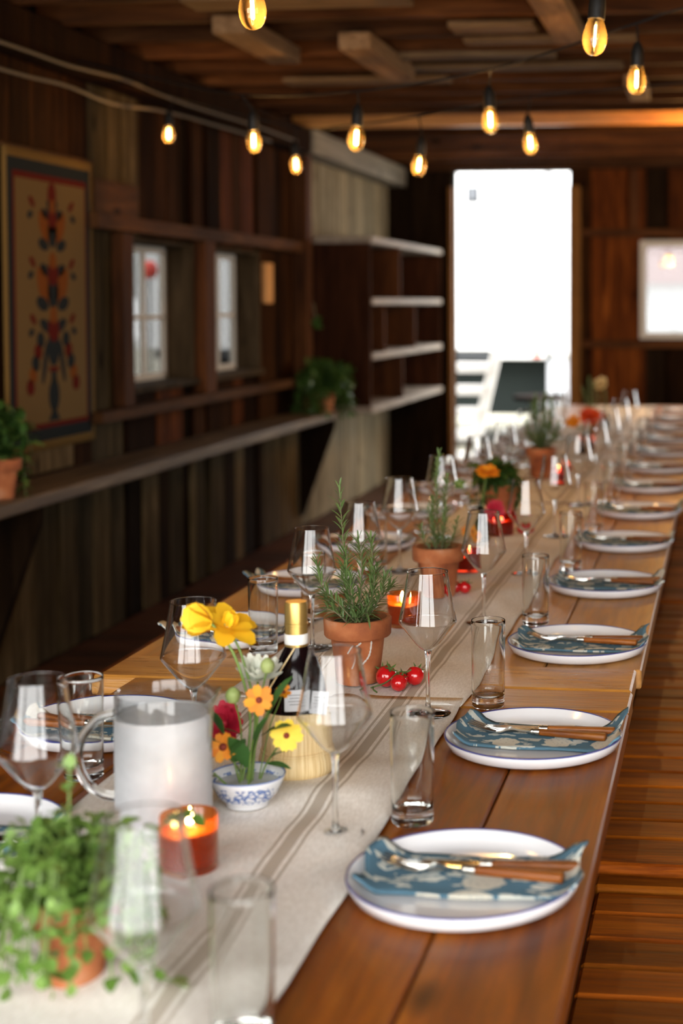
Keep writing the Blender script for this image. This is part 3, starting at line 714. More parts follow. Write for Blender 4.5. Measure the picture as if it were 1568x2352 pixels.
def potted_rosemary(loc, rz, sprigs, label, seed, nl=.024, dens=1.0):
    t = thing('potted_rosemary', label, 'potted plant', loc, rz, 'rosemary pots along the table'); pot_parts(t); rosemary(t, sprigs, seed=seed, nl=nl, dens=dens); return t
def leaf_mesh(ln, wd, fold=.25, droop=.15, n=4, mat=None):
    vs_, fs = [], []
    for i in range(n+1):
        t_ = i/n; w2 = wd*math.sin(PI*min(1,t_*.92+.06))**.8*.5; z_ = -droop*ln*t_*t_
        vs_ += [(-w2, ln*t_, z_+fold*w2), (0, ln*t_, z_), (w2, ln*t_, z_+fold*w2)]
    for i in range(n):
        a = i*3; fs += [(a,a+1,a+4,a+3),(a+1,a+2,a+5,a+4)]
    me = raw('leaf', vs_, fs)
    if mat is not None: me.materials.append(mat)
    return me
def place_leaf(me, par, p, d, roll=0, s=1.0, name='leaf'):
    d = Vector(d).normalized(); q = d.to_track_quat('Y','Z')
    o = obj(name, me, None, par, p); o.rotation_mode = 'QUATERNION'
    o.rotation_quaternion = q @ Matrix.Rotation(roll,3,'Y').to_quaternion(); o.scale = (s,s,s); return o
def bushy(t, n, z0, rad, hgt, leaf, seed, droop_n=0, stem='stem_green', trail=()):
    """a leafy herb: arching stems each with pairs of leaves"""
    rnd = random.Random(seed)
    for k_ in range(n):
        an = rnd.uniform(0,2*PI); rr = rad*rnd.uniform(.25,1); h_ = hgt*rnd.uniform(.45,1)*(1-.35*rr/rad)
        if k_ < droop_n: rr = rad*rnd.uniform(.85,1.15); h_ = -hgt*rnd.uniform(.2,.75)
        pk = max(h_,0)+.03
        pts = smooth_pts([(0.012*math.cos(an),.012*math.sin(an),z0),(rr*.45*math.cos(an),rr*.45*math.sin(an),z0+pk*.75),(rr*.85*math.cos(an),rr*.85*math.sin(an),z0+(pk if h_ > 0 else pk*.7)),(rr*math.cos(an),rr*math.sin(an),z0+h_)],5)
        stem_leaves(t, pts, leaf, rnd, stem)
    for tr_ in trail: stem_leaves(t, smooth_pts(tr_,5), leaf, rnd, stem)
def stem_leaves(t, pts, leaf, rnd, stem, gap=.017):
    obj('stem', tube(pts, .0011, 5, M[stem]), None, t)
    acc = 0
    for a,b2 in zip(pts,pts[1:]):
        acc += (b2-a).length
        if acc > gap:
            acc = 0; ax_ = (b2-a).normalized(); o1 = ax_.orthogonal().normalized(); an = rnd.uniform(0,2*PI)
            for m_ in (0,1):
                d = Matrix.Rotation(an+m_*PI,3,ax_) @ o1; d = d+ax_*.5+Vector((0,0,.15)); place_leaf(leaf, t, b2, d, rnd.uniform(-.5,.5), rnd.uniform(.7,1.15))
    place_leaf(leaf, t, pts[-1], pts[-1]-pts[-2], rnd.uniform(-.5,.5), rnd.uniform(.6,1))
HERB = leaf_mesh(.0165,.0138,.25,.2,4,M['herb_leaf']); FERN = leaf_mesh(.05,.028,.2,.3,4,M['fern_leaf'])
# plants on the ledge
t = thing('potted_plant', 'bushy green potted plant on the ledge beside the cubby shelf', 'potted plant', (-2.43,8.80,.75)); pot_parts(t,1.2)
bushy(t, 60, .12, .20, .20, FERN, 11, 20)
t = thing('potted_plant', 'small green potted plant on the ledge below the tapestry', 'potted plant', (-2.475,4.80,.75)); pot_parts(t,1.2)
bushy(t, 30, .12, .10, .20, FERN, 12, 2)
# small dark posy hung on the post
t = thing('hanging_posy', 'small dark dried posy hanging on the reddish post', 'decoration', (-2.535,9.0,1.30))
for i in range(26):
    a = i*2.4; place_leaf(FERN, t, (0,0,.0), (.35*math.cos(a*1.3)+.2, math.cos(a), math.sin(a)), i, .8+.3*random.random())
obj('cord', tube([(0,0,.0),(-.008,-.05,.12)], .003, 5, M['twig']), None, t)

# ================================================================== TABLES AND BENCHES
TZ = .75
def table(x0,x1,y0,y1, seams, mat, emat, near_end, far_end, label, z=TZ, th=.035, legs=True):
    t = thing('dining_table', label, 'table', ((x0+x1)/2,(y0+y1)/2,0), 0, 'dining tables set end to end')
    ox, oy = (x0+x1)/2, (y0+y1)/2
    def tb(name, a,b,c,d,e,f,mt,bev=.004):
        o = bar(name, a,b,c,d,e,f, M[mt], None, bev); o.parent = t; o.location = Vector(o.location)-Vector((ox,oy,0)); return o
    ya, yb = y0, y1
    if near_end: tb('end_board', x0+.004,x1-.010,y0,y0+near_end,z-th,z+.002, emat); ya = y0+near_end+.002
    if far_end: tb('end_board', x0+.006,x1-.002,y1-far_end,y1,z-th,z+.001, emat); yb = y1-far_end-.002
    xs = [x0]+seams+[x1]
    for a,b_ in zip(xs,xs[1:]): tb('plank', a+.0012,b_-.0012,ya,yb,z-th-random.uniform(0,.002),z-random.uniform(0,.0006), mat, .003)
    for sx in (x0+.05,x1-.11): tb('apron', sx,sx+.03,y0+.12,y1-.12,z-.135,z-th-.003,'table_leg')
    for sy in (y0+.10,y1-.13): tb('apron', x0+.08,x1-.11,sy,sy+.03,z-.135,z-th-.003,'table_leg')
    if legs:
        for lx in (x0+.08,x1-.20):
            for ly in (y0+.13,y1-.20): tb('leg', lx,lx+.07,ly,ly+.07,0,z-.136,'table_leg')
    return t
table(-1.055,-.150,.55,2.515,[-.88,-.72,-.47,-.305], 'table_brown','table_brown_end', 0, .125, 'nearest dining table of dark orange-brown planks')
table(-1.125,-.145,2.52,4.86,[-.93,-.70,-.50,-.325], 'table_honey','table_honey_end', .15, .12, 'second dining table of honey-coloured planks')
table(-1.115,-.125,4.87,7.22,[-.90,-.68,-.46,-.30], 'table_honey','table_honey_end', .12, .12, 'third dining table farther down the row')
table(-1.105,-.105,7.23,9.60,[-.90,-.70,-.48,-.29], 'table_honey','table_honey_end', .12, .12, 'last dining table of the row towards the doorway')
def bench(x0,x1,y0,y1,z,label,rail):
    t = thing('slatted_bench', label, 'bench', ((x0+x1)/2,(y0+y1)/2,0), 0, 'slatted benches beside the tables')
    ox, oy = (x0+x1)/2,(y0+y1)/2
    def tb(name,a,b,c,d,e,f,mt,bev=.004):
        o = bar(name,a,b,c,d,e,f,M[mt],None,bev); o.parent = t; o.location = Vector(o.location)-Vector((ox,oy,0)); return o
    tb('rail', x0,x0+rail,y0,y1,z-.05,z+.004,'bench_rail'); tb('rail', x1-rail,x1,y0,y1,z-.05,z+.004,'bench_rail')
    tb('end_rail', x0+rail,x1-rail,y0,y0+.045,z-.045,z+.006,'bench_wood'); tb('end_rail', x0+rail,x1-rail,y1-.045,y1,z-.045,z+.006,'bench_wood')
    y_ = y0+.048
    while y_ < y1-.05:
        wd = min(.094, y1-.048-y_)
        o = tb('slat', x0+rail+.002,x1-rail-.002,y_+.0015,y_+wd-.0015,z-.022,z-.002,'bench_wood',.006); o.rotation_euler = (-R(random.uniform(.5,1.1)),0,0)
        y_ += wd
    for lx in (x0+.01,x1-.06):
        for ly in (y0+.10,y1-.16): tb('leg', lx,lx+.05,ly,ly+.06,0,z-.052,'table_leg')
    return t
bench(-.252,.20,.75,2.44,.452,'nearest slatted wooden bench at right of the table',.045)
bench(-.235,.20,2.452,4.72,.468,'second slatted wooden bench at right of the table',.02)
bench(-.225,.20,4.74,7.1,.462,'third slatted wooden bench at right of the table',.02)
bench(-1.62,-1.18,.75,2.6,.455,'nearest slatted wooden bench at left of the table',.03)
bench(-1.62,-1.18,2.62,4.9,.455,'second slatted wooden bench at left of the table',.03)
bench(-1.62,-1.18,4.92,7.2,.455,'third slatted wooden bench at left of the table',.03)
t = thing('side_table', 'dark round side table beside the open doorway', 'table', (-1.35,10.85,0))
obj('table_top', lathe([(0,.70),(.20,.70),(.205,.705),(.205,.728),(.20,.733),(0,.733)], 32, M['shelf_dark']), None, t)
obj('pedestal', lathe([(0,.03),(.03,.03),(.025,.3),(.03,.7),(0,.7)], 16, M['shelf_dark']), None, t); obj('base', lathe([(0,0),(.16,0),(.15,.025),(.03,.032),(0,.032)], 24, M['shelf_dark']), None, t)

# ------------------------------------------------------------------ runners
def fold(x,y,sd):
    return (math.sin(y*23+sd+3*math.sin(x*5+sd))*.45+math.sin(y*9+x*13+sd*2)*.7+math.sin(x*17-y*7+sd)*.55+math.sin(y*47+x*19+2*math.sin(y*5))*.22
            +1.1*max(0,math.sin(y*11.5+x*4+2.2*math.sin(x*6+sd)+sd))**9+.8*max(0,math.sin(x*15+y*3.1+1.5*math.sin(y*4+sd)))**10)
def runner(cx,cy_,rz,wd,ln,amp,sd,label,z):
    nx, ny = 34, int(ln*48); vs_, fs = [], []
    for s_ in (1,0):
        for j in range(ny+1):
            for i in range(nx+1):
                x_ = -wd/2+wd*i/nx; y_ = -ln/2+ln*j/ny
                e_ = min(1, (wd/2-abs(x_))/.03)*.8+.2
                f = max(0, fold(x_,y_,sd)+.3); h_ = amp*f*e_
                x2 = x_+.003*math.sin(y_*9+sd)+.0015*math.sin(y_*27)
                hem = .0012 if ln/2-abs(y_) < .012 else 0
                vs_.append((x2,y_, .0005+h_+hem+(.0016 if s_ else 0)))
    n = (nx+1)*(ny+1)
    for j in range(ny):
        for i in range(nx):
            a = j*(nx+1)+i; fs.append((a,a+1,a+nx+2,a+nx+1)); fs.append((n+a+nx+1,n+a+nx+2,n+a+1,n+a))
    rim = [i for i in range(nx+1)]+[j*(nx+1)+nx for j in range(1,ny+1)]+[ny*(nx+1)+i for i in range(nx-1,-1,-1)]+[j*(nx+1) for j in range(ny-1,0,-1)]
    for a,b2 in zip(rim, rim[1:]+rim[:1]): fs.append((b2,a,n+a,n+b2))
    o = obj('table_runner', raw('table_runner', vs_, fs), M['linen'], None, (cx,cy_,z), (0,0,rz))
    return tag(o, label, 'table runner', 'linen table runners')
runner(-.637,1.56,R(.6),.425,1.72,.0042,1.3,'nearest creased cream linen runner with grey stripes', TZ+.0035)
runner(-.640,3.60,R(.15),.42,2.44,.0030,4.1,'second cream linen runner, starting at the near hem', TZ+.0015)
runner(-.640,6.05,0,.42,2.36,.0015,2.2,'third cream linen runner farther down the table', TZ+.0015)
runner(-.640,8.4,0,.42,2.2,.0015,5.7,'last cream linen runner towards the doorway', TZ+.0015)
RZ = TZ+.0075       # level of things standing on the runner

# ================================================================== PLACE SETTINGS
plate_me = lathe([(0,.0055),(.10,.0055),(.112,.0065),(.124,.013),(.1315,.0205),(.1335,.0215),(.1348,.0205),(.1345,.017),(.129,.006),(.118,.0008),(.108,0),(0,0)], 72, M['plate_white'], 'plate_body', 50)
rim_me = lathe([(.1322,.0212),(.1335,.0226),(.1350,.0218),(.1354,.0205),(.1348,.0203),(.1335,.0214),(.1322,.0212)], 72, M['plate_rim_blue'], 'plate_rim', 80)
def napkin_mesh(seed, rise):
    rnd = random.Random(seed); nx, ny = 30, 16; vs_, fs = [], []; ph = rnd.uniform(0,6)
    hx, hy = .126, .060
    def plate_z(r):
        prof = [(0,.0058),(.10,.0058),(.112,.0068),(.124,.0135),(.1335,.0228),(.2,.0228)]
        for (a,za),(b2,zb) in zip(prof,prof[1:]):
            if r <= b2: return za+(zb-za)*(r-a)/(b2-a)
        return .0228
    for s_ in (1,0):
        for j in range(ny+1):
            for i in range(nx+1):
                x_ = -hx+2*hx*i/nx+.004*math.sin(j*.5+ph); y_ = -hy+2*hy*j/ny+.003*math.sin(i*.35+ph)
                z_ = plate_z(math.hypot(x_,y_+.012))
                z_ = max(z_, .0065)
                z_ += .0022+.0012*math.sin(i*.5+ph)*math.sin(j*.6)+ (.0016 if s_ else 0)*2
                if i > nx*.8: z_ += rise*((i/nx-.8)/.2)**2*(.35+.65*j/ny)
                if i < nx*.10: z_ += .004*(1-i/(nx*.10))
                vs_.append((x_,y_,z_))
    n = (nx+1)*(ny+1)
    for j in range(ny):
        for i in range(nx):
            a = j*(nx+1)+i; fs.append((a,a+1,a+nx+2,a+nx+1)); fs.append((n+a+nx+1,n+a+nx+2,n+a+1,n+a))
    rim = [i for i in range(nx+1)]+[j*(nx+1)+nx for j in range(1,ny+1)]+[ny*(nx+1)+i for i in range(nx-1,-1,-1)]+[j*(nx+1) for j in range(ny-1,0,-1)]
    for a,b2 in zip(rim, rim[1:]+rim[:1]): fs.append((b2,a,n+a,n+b2))
    me = raw('napkin', vs_, fs); me.materials.append(M['napkin_print']); return me
NAPKINS = [napkin_mesh(i, (.014,.020,.008,.012)[i]) for i in range(4)]
def handle_mesh():
    vs_, fs = [], []; n = 12
    secs = [(0,.0045,.0040),(.004,.0052,.0046),(.06,.0066,.0052),(.102,.0078,.0056),(.105,.0070,.0050)]
    for x_,ry,rz_ in secs:
        for k_ in range(n):
            a = 2*PI*k_/n; cs, sn = math.cos(a), math.sin(a); p = .55
            vs_.append((x_, ry*math.copysign(abs(cs)**p,cs), rz_*math.copysign(abs(sn)**p,sn)))
    for i in range(len(secs)-1):
        for k_ in range(n):
            j = (k_+1)%n; fs.append((i*n+k_,(i+1)*n+k_,(i+1)*n+j,i*n+j))
    fs.append(tuple(range(n))); fs.append(tuple((len(secs)-1)*n+k_ for k_ in reversed(range(n))))
    me = raw('handle', vs_, fs); me.materials.append(M['handle_wood']); return me
HANDLE = handle_mesh()
FERR = bpy.data.meshes.new('x')
bm = bmesh.new(); tube_bm(bm, [(-.014,0,0),(-.012,0,0),(-.0115,0,0),(-.0085,0,0),(-.008,0,0),(-.005,0,0),(-.0045,0,0),(.001,0,0)], [.0038,.0042,.0052,.0052,.0043,.0043,.0054,.0054], 12); FERR = finish(bm,'ferrule'); FERR.materials.append(M['ferrule'])
def ribbon(bm, rows):
    """rows of (x, z, halfwidth, y centre, half thickness)"""
    pr = None
    for x_,z_,hw,yc,ht in rows:
        r = [bm.verts.new((x_,yc-hw,z_-ht)), bm.verts.new((x_,yc+hw,z_-ht)), bm.verts.new((x_,yc+hw,z_+ht)), bm.verts.new((x_,yc-hw,z_+ht))]
        if pr is None: bm.faces.new(r)
        else:
            for k_ in range(4): bm.faces.new((pr[k_],pr[(k_+1)%4],r[(k_+1)%4],r[k_]))
        pr = r
    bm.faces.new(pr[::-1])
bm = bmesh.new()
ribbon(bm, [(-.012,0,.0026,0,.0018),(-.03,.001,.0022,0,.0015),(-.042,.0025,.003,0,.0012),(-.050,.0015,.0085,0,.001),(-.058,-.0015,.0112,0,.001),(-.066,-.0025,.0118,0,.001)])
for k_ in range(4):
    yc = -.0098+.00653*k_; ribbon(bm, [(-.0655,-.0025,.0021,yc*.98,.001),(-.085,0,.0019,yc,.0009),(-.105,.006,.0015,yc*.97,.0008),(-.112,.0088,.0008,yc*.95,.0005)])
FORK = finish(bm,'fork_head',True,50); FORK.materials.append(M['steel'])
bm = bmesh.new()
ribbon(bm, [(-.012,0,.0035,0,.002),(-.02,0,.007,.001,.0012),(-.07,0,.0085,.001,.0009),(-.10,0,.0075,.0012,.0008),(-.118,0,.004,.003,.0006),(-.124,0,.001,.0055,.0004)])
KNIFE = finish(bm,'knife_blade',True,40); KNIFE.materials.append(M['steel'])
def sub(loc, rz, off):
    c_, s_ = math.cos(rz), math.sin(rz); return (loc[0]+off[0]*c_-off[1]*s_, loc[1]+off[0]*s_+off[1]*c_, loc[2]+off[2])
ORD = ['first','second','third','fourth','fifth','sixth','seventh','eighth','ninth','tenth','eleventh','twelfth','thirteenth','fourteenth']
def where(side, i): return f'{ORD[i]} from the camera on the {side} side'
def setting(x,y,rz,side,i,var):
    z = TZ+.0006
    w_ = where(side,i)
    t = thing('dinner_plate', f'white enamel dinner plate with blue rim, {w_}', 'plate', (x,y,z), random.uniform(0,6), 'blue-rimmed dinner plates')
    obj('plate_body', plate_me, None, t); obj('plate_rim', rim_me, None, t)
    j = random.uniform(-.03,.03)
    n_ = obj('napkin', NAPKINS[var%4], None, None, sub((x,y,z),rz,(.009,.012,0)), (0,0,rz+j)); tag(n_, f'blue floral napkin folded on the plate {w_}', 'napkin', 'blue floral napkins')
    k = thing('table_knife', f'wooden-handled knife on the napkin {w_}', 'knife', sub((x,y,z),rz,(.022+random.uniform(-.006,.006),.026,.0195)), rz+R(2)+j, 'wooden-handled knives')
    obj('blade', KNIFE, None, k); obj('ferrule', FERR, None, k); obj('handle', HANDLE, None, k)
    f = thing('table_fork', f'wooden-handled fork on the napkin {w_}', 'fork', sub((x,y,z),rz,(.006+random.uniform(-.006,.006),.008,.0195)), rz-R(7+random.uniform(-2,2))+j, 'wooden-handled forks')
    obj('head', FORK, None, f); obj('ferrule', FERR, None, f); obj('handle', HANDLE, None, f)
RIGHT = [(-.293,1.640),(-.284,2.190),(-.278,2.808),(-.272,3.422),(-.268,4.04),(-.262,4.65),(-.258,5.28),(-.252,5.88),(-.248,6.5),(-.244,7.12),(-.242,7.75),(-.24,8.4),(-.238,9.0)]
LEFT = [(-.945,1.70),(-.960,2.19),(-.975,2.85),(-.97,3.36),(-.975,3.95),(-.975,4.55),(-.97,5.15),(-.97,5.78),(-.97,6.4),(-.97,7.0),(-.97,7.65)]
for i,(x,y) in enumerate(RIGHT): setting(x,y,R(random.uniform(-2,2)),'right',i,(2,1,0,3)[i%4])
for i,(x,y) in enumerate(LEFT): setting(x,y,PI+R(random.uniform(-3,3)),'left',i,(0,2,3,1)[i%4])

# ------------------------------------------------------------------ wine glasses and tumblers
def shell(outer, th, rim=.0004):
    """closed thin-walled profile: dense outer curve from the axis up to the rim, tiny rounded lip, parallel inner curve back to the axis"""
    P = [Vector((p[0],p[1],0)) for p in outer]; inner = []
    for i,p in enumerate(P):
        t_ = (P[min(i+1,len(P)-1)]-P[max(i-1,0)]).normalized(); nrm = Vector((-t_.y,t_.x,0)); t2 = th if not callable(th) else th(p.y)
        q = p+nrm*t2; inner.append((max(q.x,0),q.y))
    inner[0] = (0,inner[0][1])
    a_, b_ = outer[-1], inner[-1]; m_ = ((a_[0]+b_[0])/2, (a_[1]+b_[1])/2+rim)
    return list(outer)+[m_]+inner[::-1]
oc = [(p.x,p.y) for p in smooth_pts([(0,.1030,0),(.0045,.1034,0),(.0105,.1062,0),(.0200,.1150,0),(.0330,.1315,0),(.0435,.1450,0),(.0468,.1500,0),(.0470,.1530,0),(.0459,.1580,0),(.0405,.1850,0),(.0358,.2120,0),(.0325,.2310,0),(.0324,.2316,0)],5)]
BOWL = lathe(shell(oc,.0010), 72, M['wine_glass'], 'bowl', 35)
STEM = lathe([(0,.003),(.0075,.004),(.0046,.010),(.0036,.02),(.0034,.06),(.0038,.09),(.0056,.1005),(.0062,.1030),(0,.1030)], 20, M['clear_glass'], 'stem', 80)
FOOT = lathe([(0,0),(.0365,0),(.0372,.0008),(.0365,.0016),(.02,.0026),(.0076,.0042),(0,.0042)], 48, M['wine_glass'], 'foot', 60)
def wine_glass(x,y,label,z=RZ):
    t = thing('wine_glass', label, 'wine glass', (x,y,z), 0, 'clear wine glasses')
    obj('bowl', BOWL, None, t); obj('stem', STEM, None, t); obj('foot', FOOT, None, t)
TUM = lathe([(0,0),(.0250,0),(.0260,.0004),(.0268,.0015),(.0272,.0035),(.0273,.006),(.0280,.075),(.0287,.1380),(.0288,.1436),(.0285,.1446),(.0280,.1450),(.0276,.1446),(.0274,.1436),(.0273,.1380),(.0264,.075),(.0256,.030),(.0252,.0240),(.0243,.0205),(.0225,.0180),(.018,.0166),(.010,.0160),(0,.0158)], 64, M['tumbler_glass'], 'tumbler', 25)
def tumbler(x,y,label,z=TZ+.0008):
    o = obj('water_glass', TUM, None, None, (x,y,z)); tag(o, label, 'glass', 'tall clear water glasses')
WR = [(-.486,1.18),(-.480,1.775),(-.473,2.322),(-.492,3.0),(-.478,3.56),(-.474,4.14),(-.47,4.78),(-.465,5.40),(-.462,6.0),(-.46,6.62),(-.458,7.25)]
GR = [(-.424,1.25),(-.398,1.85),(-.387,2.402),(-.388,3.034),(-.380,3.672),(-.375,4.28),(-.37,4.9),(-.365,5.52),(-.36,6.12),(-.36,6.75),(-.355,7.38)]
WL = [(-.785,1.60),(-.765,2.05),(-.786,2.745),(-.785,3.12),(-.795,3.56),(-.79,4.08),(-.79,4.7),(-.79,5.3),(-.79,5.9),(-.79,6.55),(-.79,7.15)]
GL = [(-.900,1.975),(-.877,2.725),(-.86,3.02),(-.87,3.62),(-.87,4.22),(-.87,4.85),(-.87,5.45),(-.87,6.05),(-.87,6.7),(-.87,7.3),(-.87,7.95)]
for i,(x,y) in enumerate(WR): wine_glass(x,y,f'clear stemmed wine glass, {where("right",i)} of the runner')
for i,(x,y) in enumerate(WL): wine_glass(x,y,f'clear stemmed wine glass, {where("left",i)} of the runner')
for i,(x,y) in enumerate(GR): tumbler(x,y,f'tall clear water glass, {where("right",i)} of the table', RZ if x < -.42 else TZ+.0008)
for i,(x,y) in enumerate(GL): tumbler(x,y,f'tall clear water glass, {where("left",i)} of the table')

# ================================================================== CENTREPIECES
# --- rosemary pots
potted_rosemary((-.638,2.515,RZ), 0, [
    [(-.005,0,.10),(-.020,.0,.16),(-.026,.005,.235),(-.032,0,.345)],
    [(0,0,.10),(.008,-.005,.16),(.006,.005,.215),(.001,.0,.250)],
    [(.005,0,.10),(.022,.0,.16),(.026,.005,.21),(.024,0,.255)],
    [(-.012,-.005,.10),(-.045,-.01,.135),(-.064,-.01,.175),(-.072,-.005,.215)],
    [(.01,-.01,.10),(.035,-.01,.135),(.048,-.01,.165),(.051,-.01,.185)],
    [(-.008,.012,.10),(-.02,.03,.14),(-.04,.035,.18)],[(.008,.012,.10),(.02,.03,.15),(.03,.03,.20)],
    [(-.01,-.015,.10),(-.03,-.03,.125),(-.045,-.04,.135)],[(.008,-.02,.10),(.02,-.035,.125),(.03,-.045,.13)],
    [(.004,-.012,.10),(-.03,-.02,.14),(-.055,-.02,.16)],[(.006,-.012,.10),(.03,-.015,.15),(.035,-.015,.20)],[(.0,.0,.10),(-.015,-.01,.17),(-.016,-.01,.225)],[(.0,-.016,.10),(.008,-.035,.118),(.012,-.05,.116)],
    [(0,-.01,.10),(-.005,-.02,.15),(-.008,-.022,.19)],[(.0,.01,.10),(.045,.02,.15),(.058,.02,.165)],[(-.01,.0,.10),(-.04,.02,.12),(-.06,.02,.13)]],
    'rosemary in a weathered, white-streaked terracotta pot beside the tomatoes', 3, .031, .72)
potted_rosemary((-.642,3.275,RZ), 1.1, [
    [(0,0,.10),(-.004,.0,.19),(-.002,.003,.26),(.004,0,.325)],[(.008,0,.10),(.022,.0,.16),(.03,.005,.22),(.034,0,.268)],
    [(-.008,0,.10),(-.02,.0,.15),(-.028,.005,.20)],[(0,.01,.10),(.005,.02,.16),(.01,.025,.22)],[(0,-.01,.10),(-.01,-.025,.15),(-.012,-.03,.20)],
    [(.008,-.01,.10),(.03,-.02,.13),(.04,-.025,.17)],[(-.01,.01,.10),(-.03,.02,.13),(-.035,.02,.16)]],
    'tall slim rosemary in a clean terracotta pot behind the candle', 5, .025, .95)
# calcium streaks on the near pot are real crusts on its wall
pot_near = [o for o in bpy.data.objects if o.name.startswith('potted_rosemary') and abs(o.location.y-2.515) < .01][0]
plain('lime_crust', (.55,.52,.47), .9)
def on_pot(a, z_): 
    r_ = .038+(.0475-.038)*(z_-.003)/.079+.0006; return (r_*math.cos(a), r_*math.sin(a), z_)
for pl in ([(-1.62,.058),(-1.50,.064),(-1.38,.070),(-1.20,.077)],[(-.80,.079),(-.82,.062),(-.90,.050),(-1.10,.040),(-1.28,.032)]):
    obj('lime_streak', tube(smooth_pts([on_pot(a,z_) for a,z_ in pl],5), [.0006+.0014*abs(math.sin(i*1.3)) for i in range((len(pl)-1)*5+1)], 5, M['lime_crust']), None, pot_near)
# --- herb pots
t = thing('potted_herb', 'leafy trailing green herb in terracotta pot at the near left corner', 'potted plant', (-.634,1.365,RZ)); pot_parts(t,.75)
bushy(t, 84, .074, .086, .066, HERB, 21, 34, trail=([(.02,.02,.08),(.05,.06,.12),(.065,.10,.125),(.075,.13,.118)],[(.0,.0,.08),(-.008,.01,.15),(-.012,.02,.20)],[(.02,-.03,.08),(.07,-.05,.08),(.10,-.04,.03),(.115,-.02,.008)],[(-.01,.0,.08),(-.035,.0,.13),(-.05,.0,.15)],
    [(0,-.02,.08),(.005,-.05,.085),(.0,-.058,.05),(.002,-.055,.015)],[(-.02,-.02,.08),(-.035,-.045,.085),(-.04,-.05,.05),(-.045,-.05,.01)],[(-.03,-.0,.08),(-.06,-.02,.085),(-.068,-.03,.05),(-.07,-.03,.015)],[(.02,-.02,.08),(.03,-.045,.08),(.035,-.05,.05)],[(-.01,-.03,.08),(-.02,-.05,.08),(-.02,-.055,.04)],[(-.05,.0,.08),(-.08,-.01,.08),(-.09,-.015,.05)]))
t = thing('potted_herb', 'low green herb in terracotta pot behind the marigold', 'potted plant', (-.690,4.5,RZ)); pot_parts(t,.9)
bushy(t, 26, .09, .06, .06, FERN, 23, 2)
potted_rosemary((-.690,5.55,RZ), .4, [[(0,0,.10),(.01,.0,.2),(.02,.0,.32)],[(0,0,.10),(-.02,0,.18),(-.03,.01,.27)],[(0,.01,.10),(.03,.01,.17),(.05,.02,.24)],[(0,-.01,.1),(-.04,-.01,.15),(-.06,0,.21)],[(.01,0,.1),(.05,0,.15),(.075,0,.2)],[(0,0,.1),(0,-.03,.16),(.01,-.04,.24)],[(0,0,.1),(.03,-.03,.2),(.035,-.03,.29)],[(0,0,.1),(-.03,-.03,.14),(-.07,-.03,.17)],[(0,0,.1),(.05,.02,.13),(.08,.02,.15)],[(0,0,.1),(-.01,.02,.2),(-.015,.02,.30)]],
    'bushy rosemary in a dark terracotta pot farther down the table', 8, .04, 1.0)
potted_rosemary((-.66,7.4,RZ), 2.4, [[(0,0,.10),(.01,.0,.2),(.02,.0,.29)],[(0,0,.10),(-.02,0,.18),(-.03,.01,.27)],[(0,.01,.10),(.03,.01,.17),(.05,.02,.24)],[(0,-.01,.1),(-.04,-.01,.15),(-.06,0,.21)]],
    'small rosemary pot near the far end of the table', 9, .024, .6)
# --- candles
def candle(x,y,r,h,wax_h,cup,wax,label):
    t = thing('jar_candle', label, 'candle', (x,y,RZ), random.uniform(0,6), 'lit jar candles along the runner')
    obj('cup', lathe([(0,0),(r*.97,0),(r,.002),(r*1.01,h-.001),(r*1.0,h),(r*.955,h-.001),(r*.945,.008),(0,.007)], 40, M[cup], 'cup', 60), None, t)
    wx = obj('wax', lathe([(0,.0085),(r*.93,.0085),(r*.935,wax_h),(r*.80,wax_h-.0015),(0,wax_h-.0035)], 32, M[wax], 'wax', 60), None, t)
    obj('melt_pool', lathe([(0,wax_h-.0030),(r*.62,wax_h-.0020),(r*.62,wax_h-.0035),(0,wax_h-.0045)], 28, M['wax_cream'], 'melt_pool'), None, t)
    obj('wick', tube([(0,0,wax_h-.004),(.0005,0,wax_h+.004)], .0009, 6, M['wick']), None, t)
    s_ = .95; fz = wax_h+.001
    obj('flame', lathe([(0,fz),(.0035*s_,fz+.003),(.0050*s_,fz+.008),(.0042*s_,fz+.015),(.002*s_,fz+.021),(0,fz+.025)], 16, M['flame'], 'flame'), None, t)
candle(-.622,1.650,.0325,.064,.047,'cup_orange','wax_amber','lit amber glass jar candle in front of the pitcher')
candle(-.655,2.955,.0315,.068,.046,'cup_orange','wax_amber','lit amber jar candle between the two rosemary pots')
candle(-.632,3.575,.034,.058,.040,'cup_red','wax_red','lit red jar candle right of the slim rosemary')
candle(-.630,4.14,.038,.062,.044,'cup_red','wax_red','lit red jar candle beneath the marigold')
candle(-.583,5.27,.036,.075,.055,'cup_red','wax_red','lit red jar candle farther down the table')
candle(-.60,6.5,.036,.075,.055,'cup_orange','wax_amber','small lit amber jar candle near the far end of the table')
# --- pitcher
t = thing('water_pitcher', 'clear glass pitcher fogged by cold water', 'pitcher', (-.703,1.775,RZ)); t.rotation_euler = (0,0,.15)
PR, PH = .0595, .176
bm = bmesh.new(); n = 64; rings = []
for r_,z_,inn in ((.0,.004,0),(.055,.003,0),(PR-.002,.0,0),(PR,.004,0),(PR,PH*.5,0),(PR,PH-.02,0),(PR,PH-.004,0),(PR-.0012,PH,0),(PR-.0030,PH-.003,1),(PR-.0032,PH-.02,1),(PR-.0032,PH*.5,1),(PR-.0032,.014,1),(.05,.010,1),(0,.010,1)):
    if r_ < 1e-6: rings.append([bm.verts.new((0,0,z_))]); continue
    ring = []
    for i in range(n):
        a = 2*PI*i/n; sp_ = math.exp(-(((a+PI)%(2*PI)-PI)/.20)**2)*max(0,(z_-(PH-.03))/.03)
        ring.append(bm.verts.new(((r_+.016*sp_)*math.cos(a),(r_+.016*sp_)*math.sin(a),z_+.003*sp_)))
    rings.append(ring)
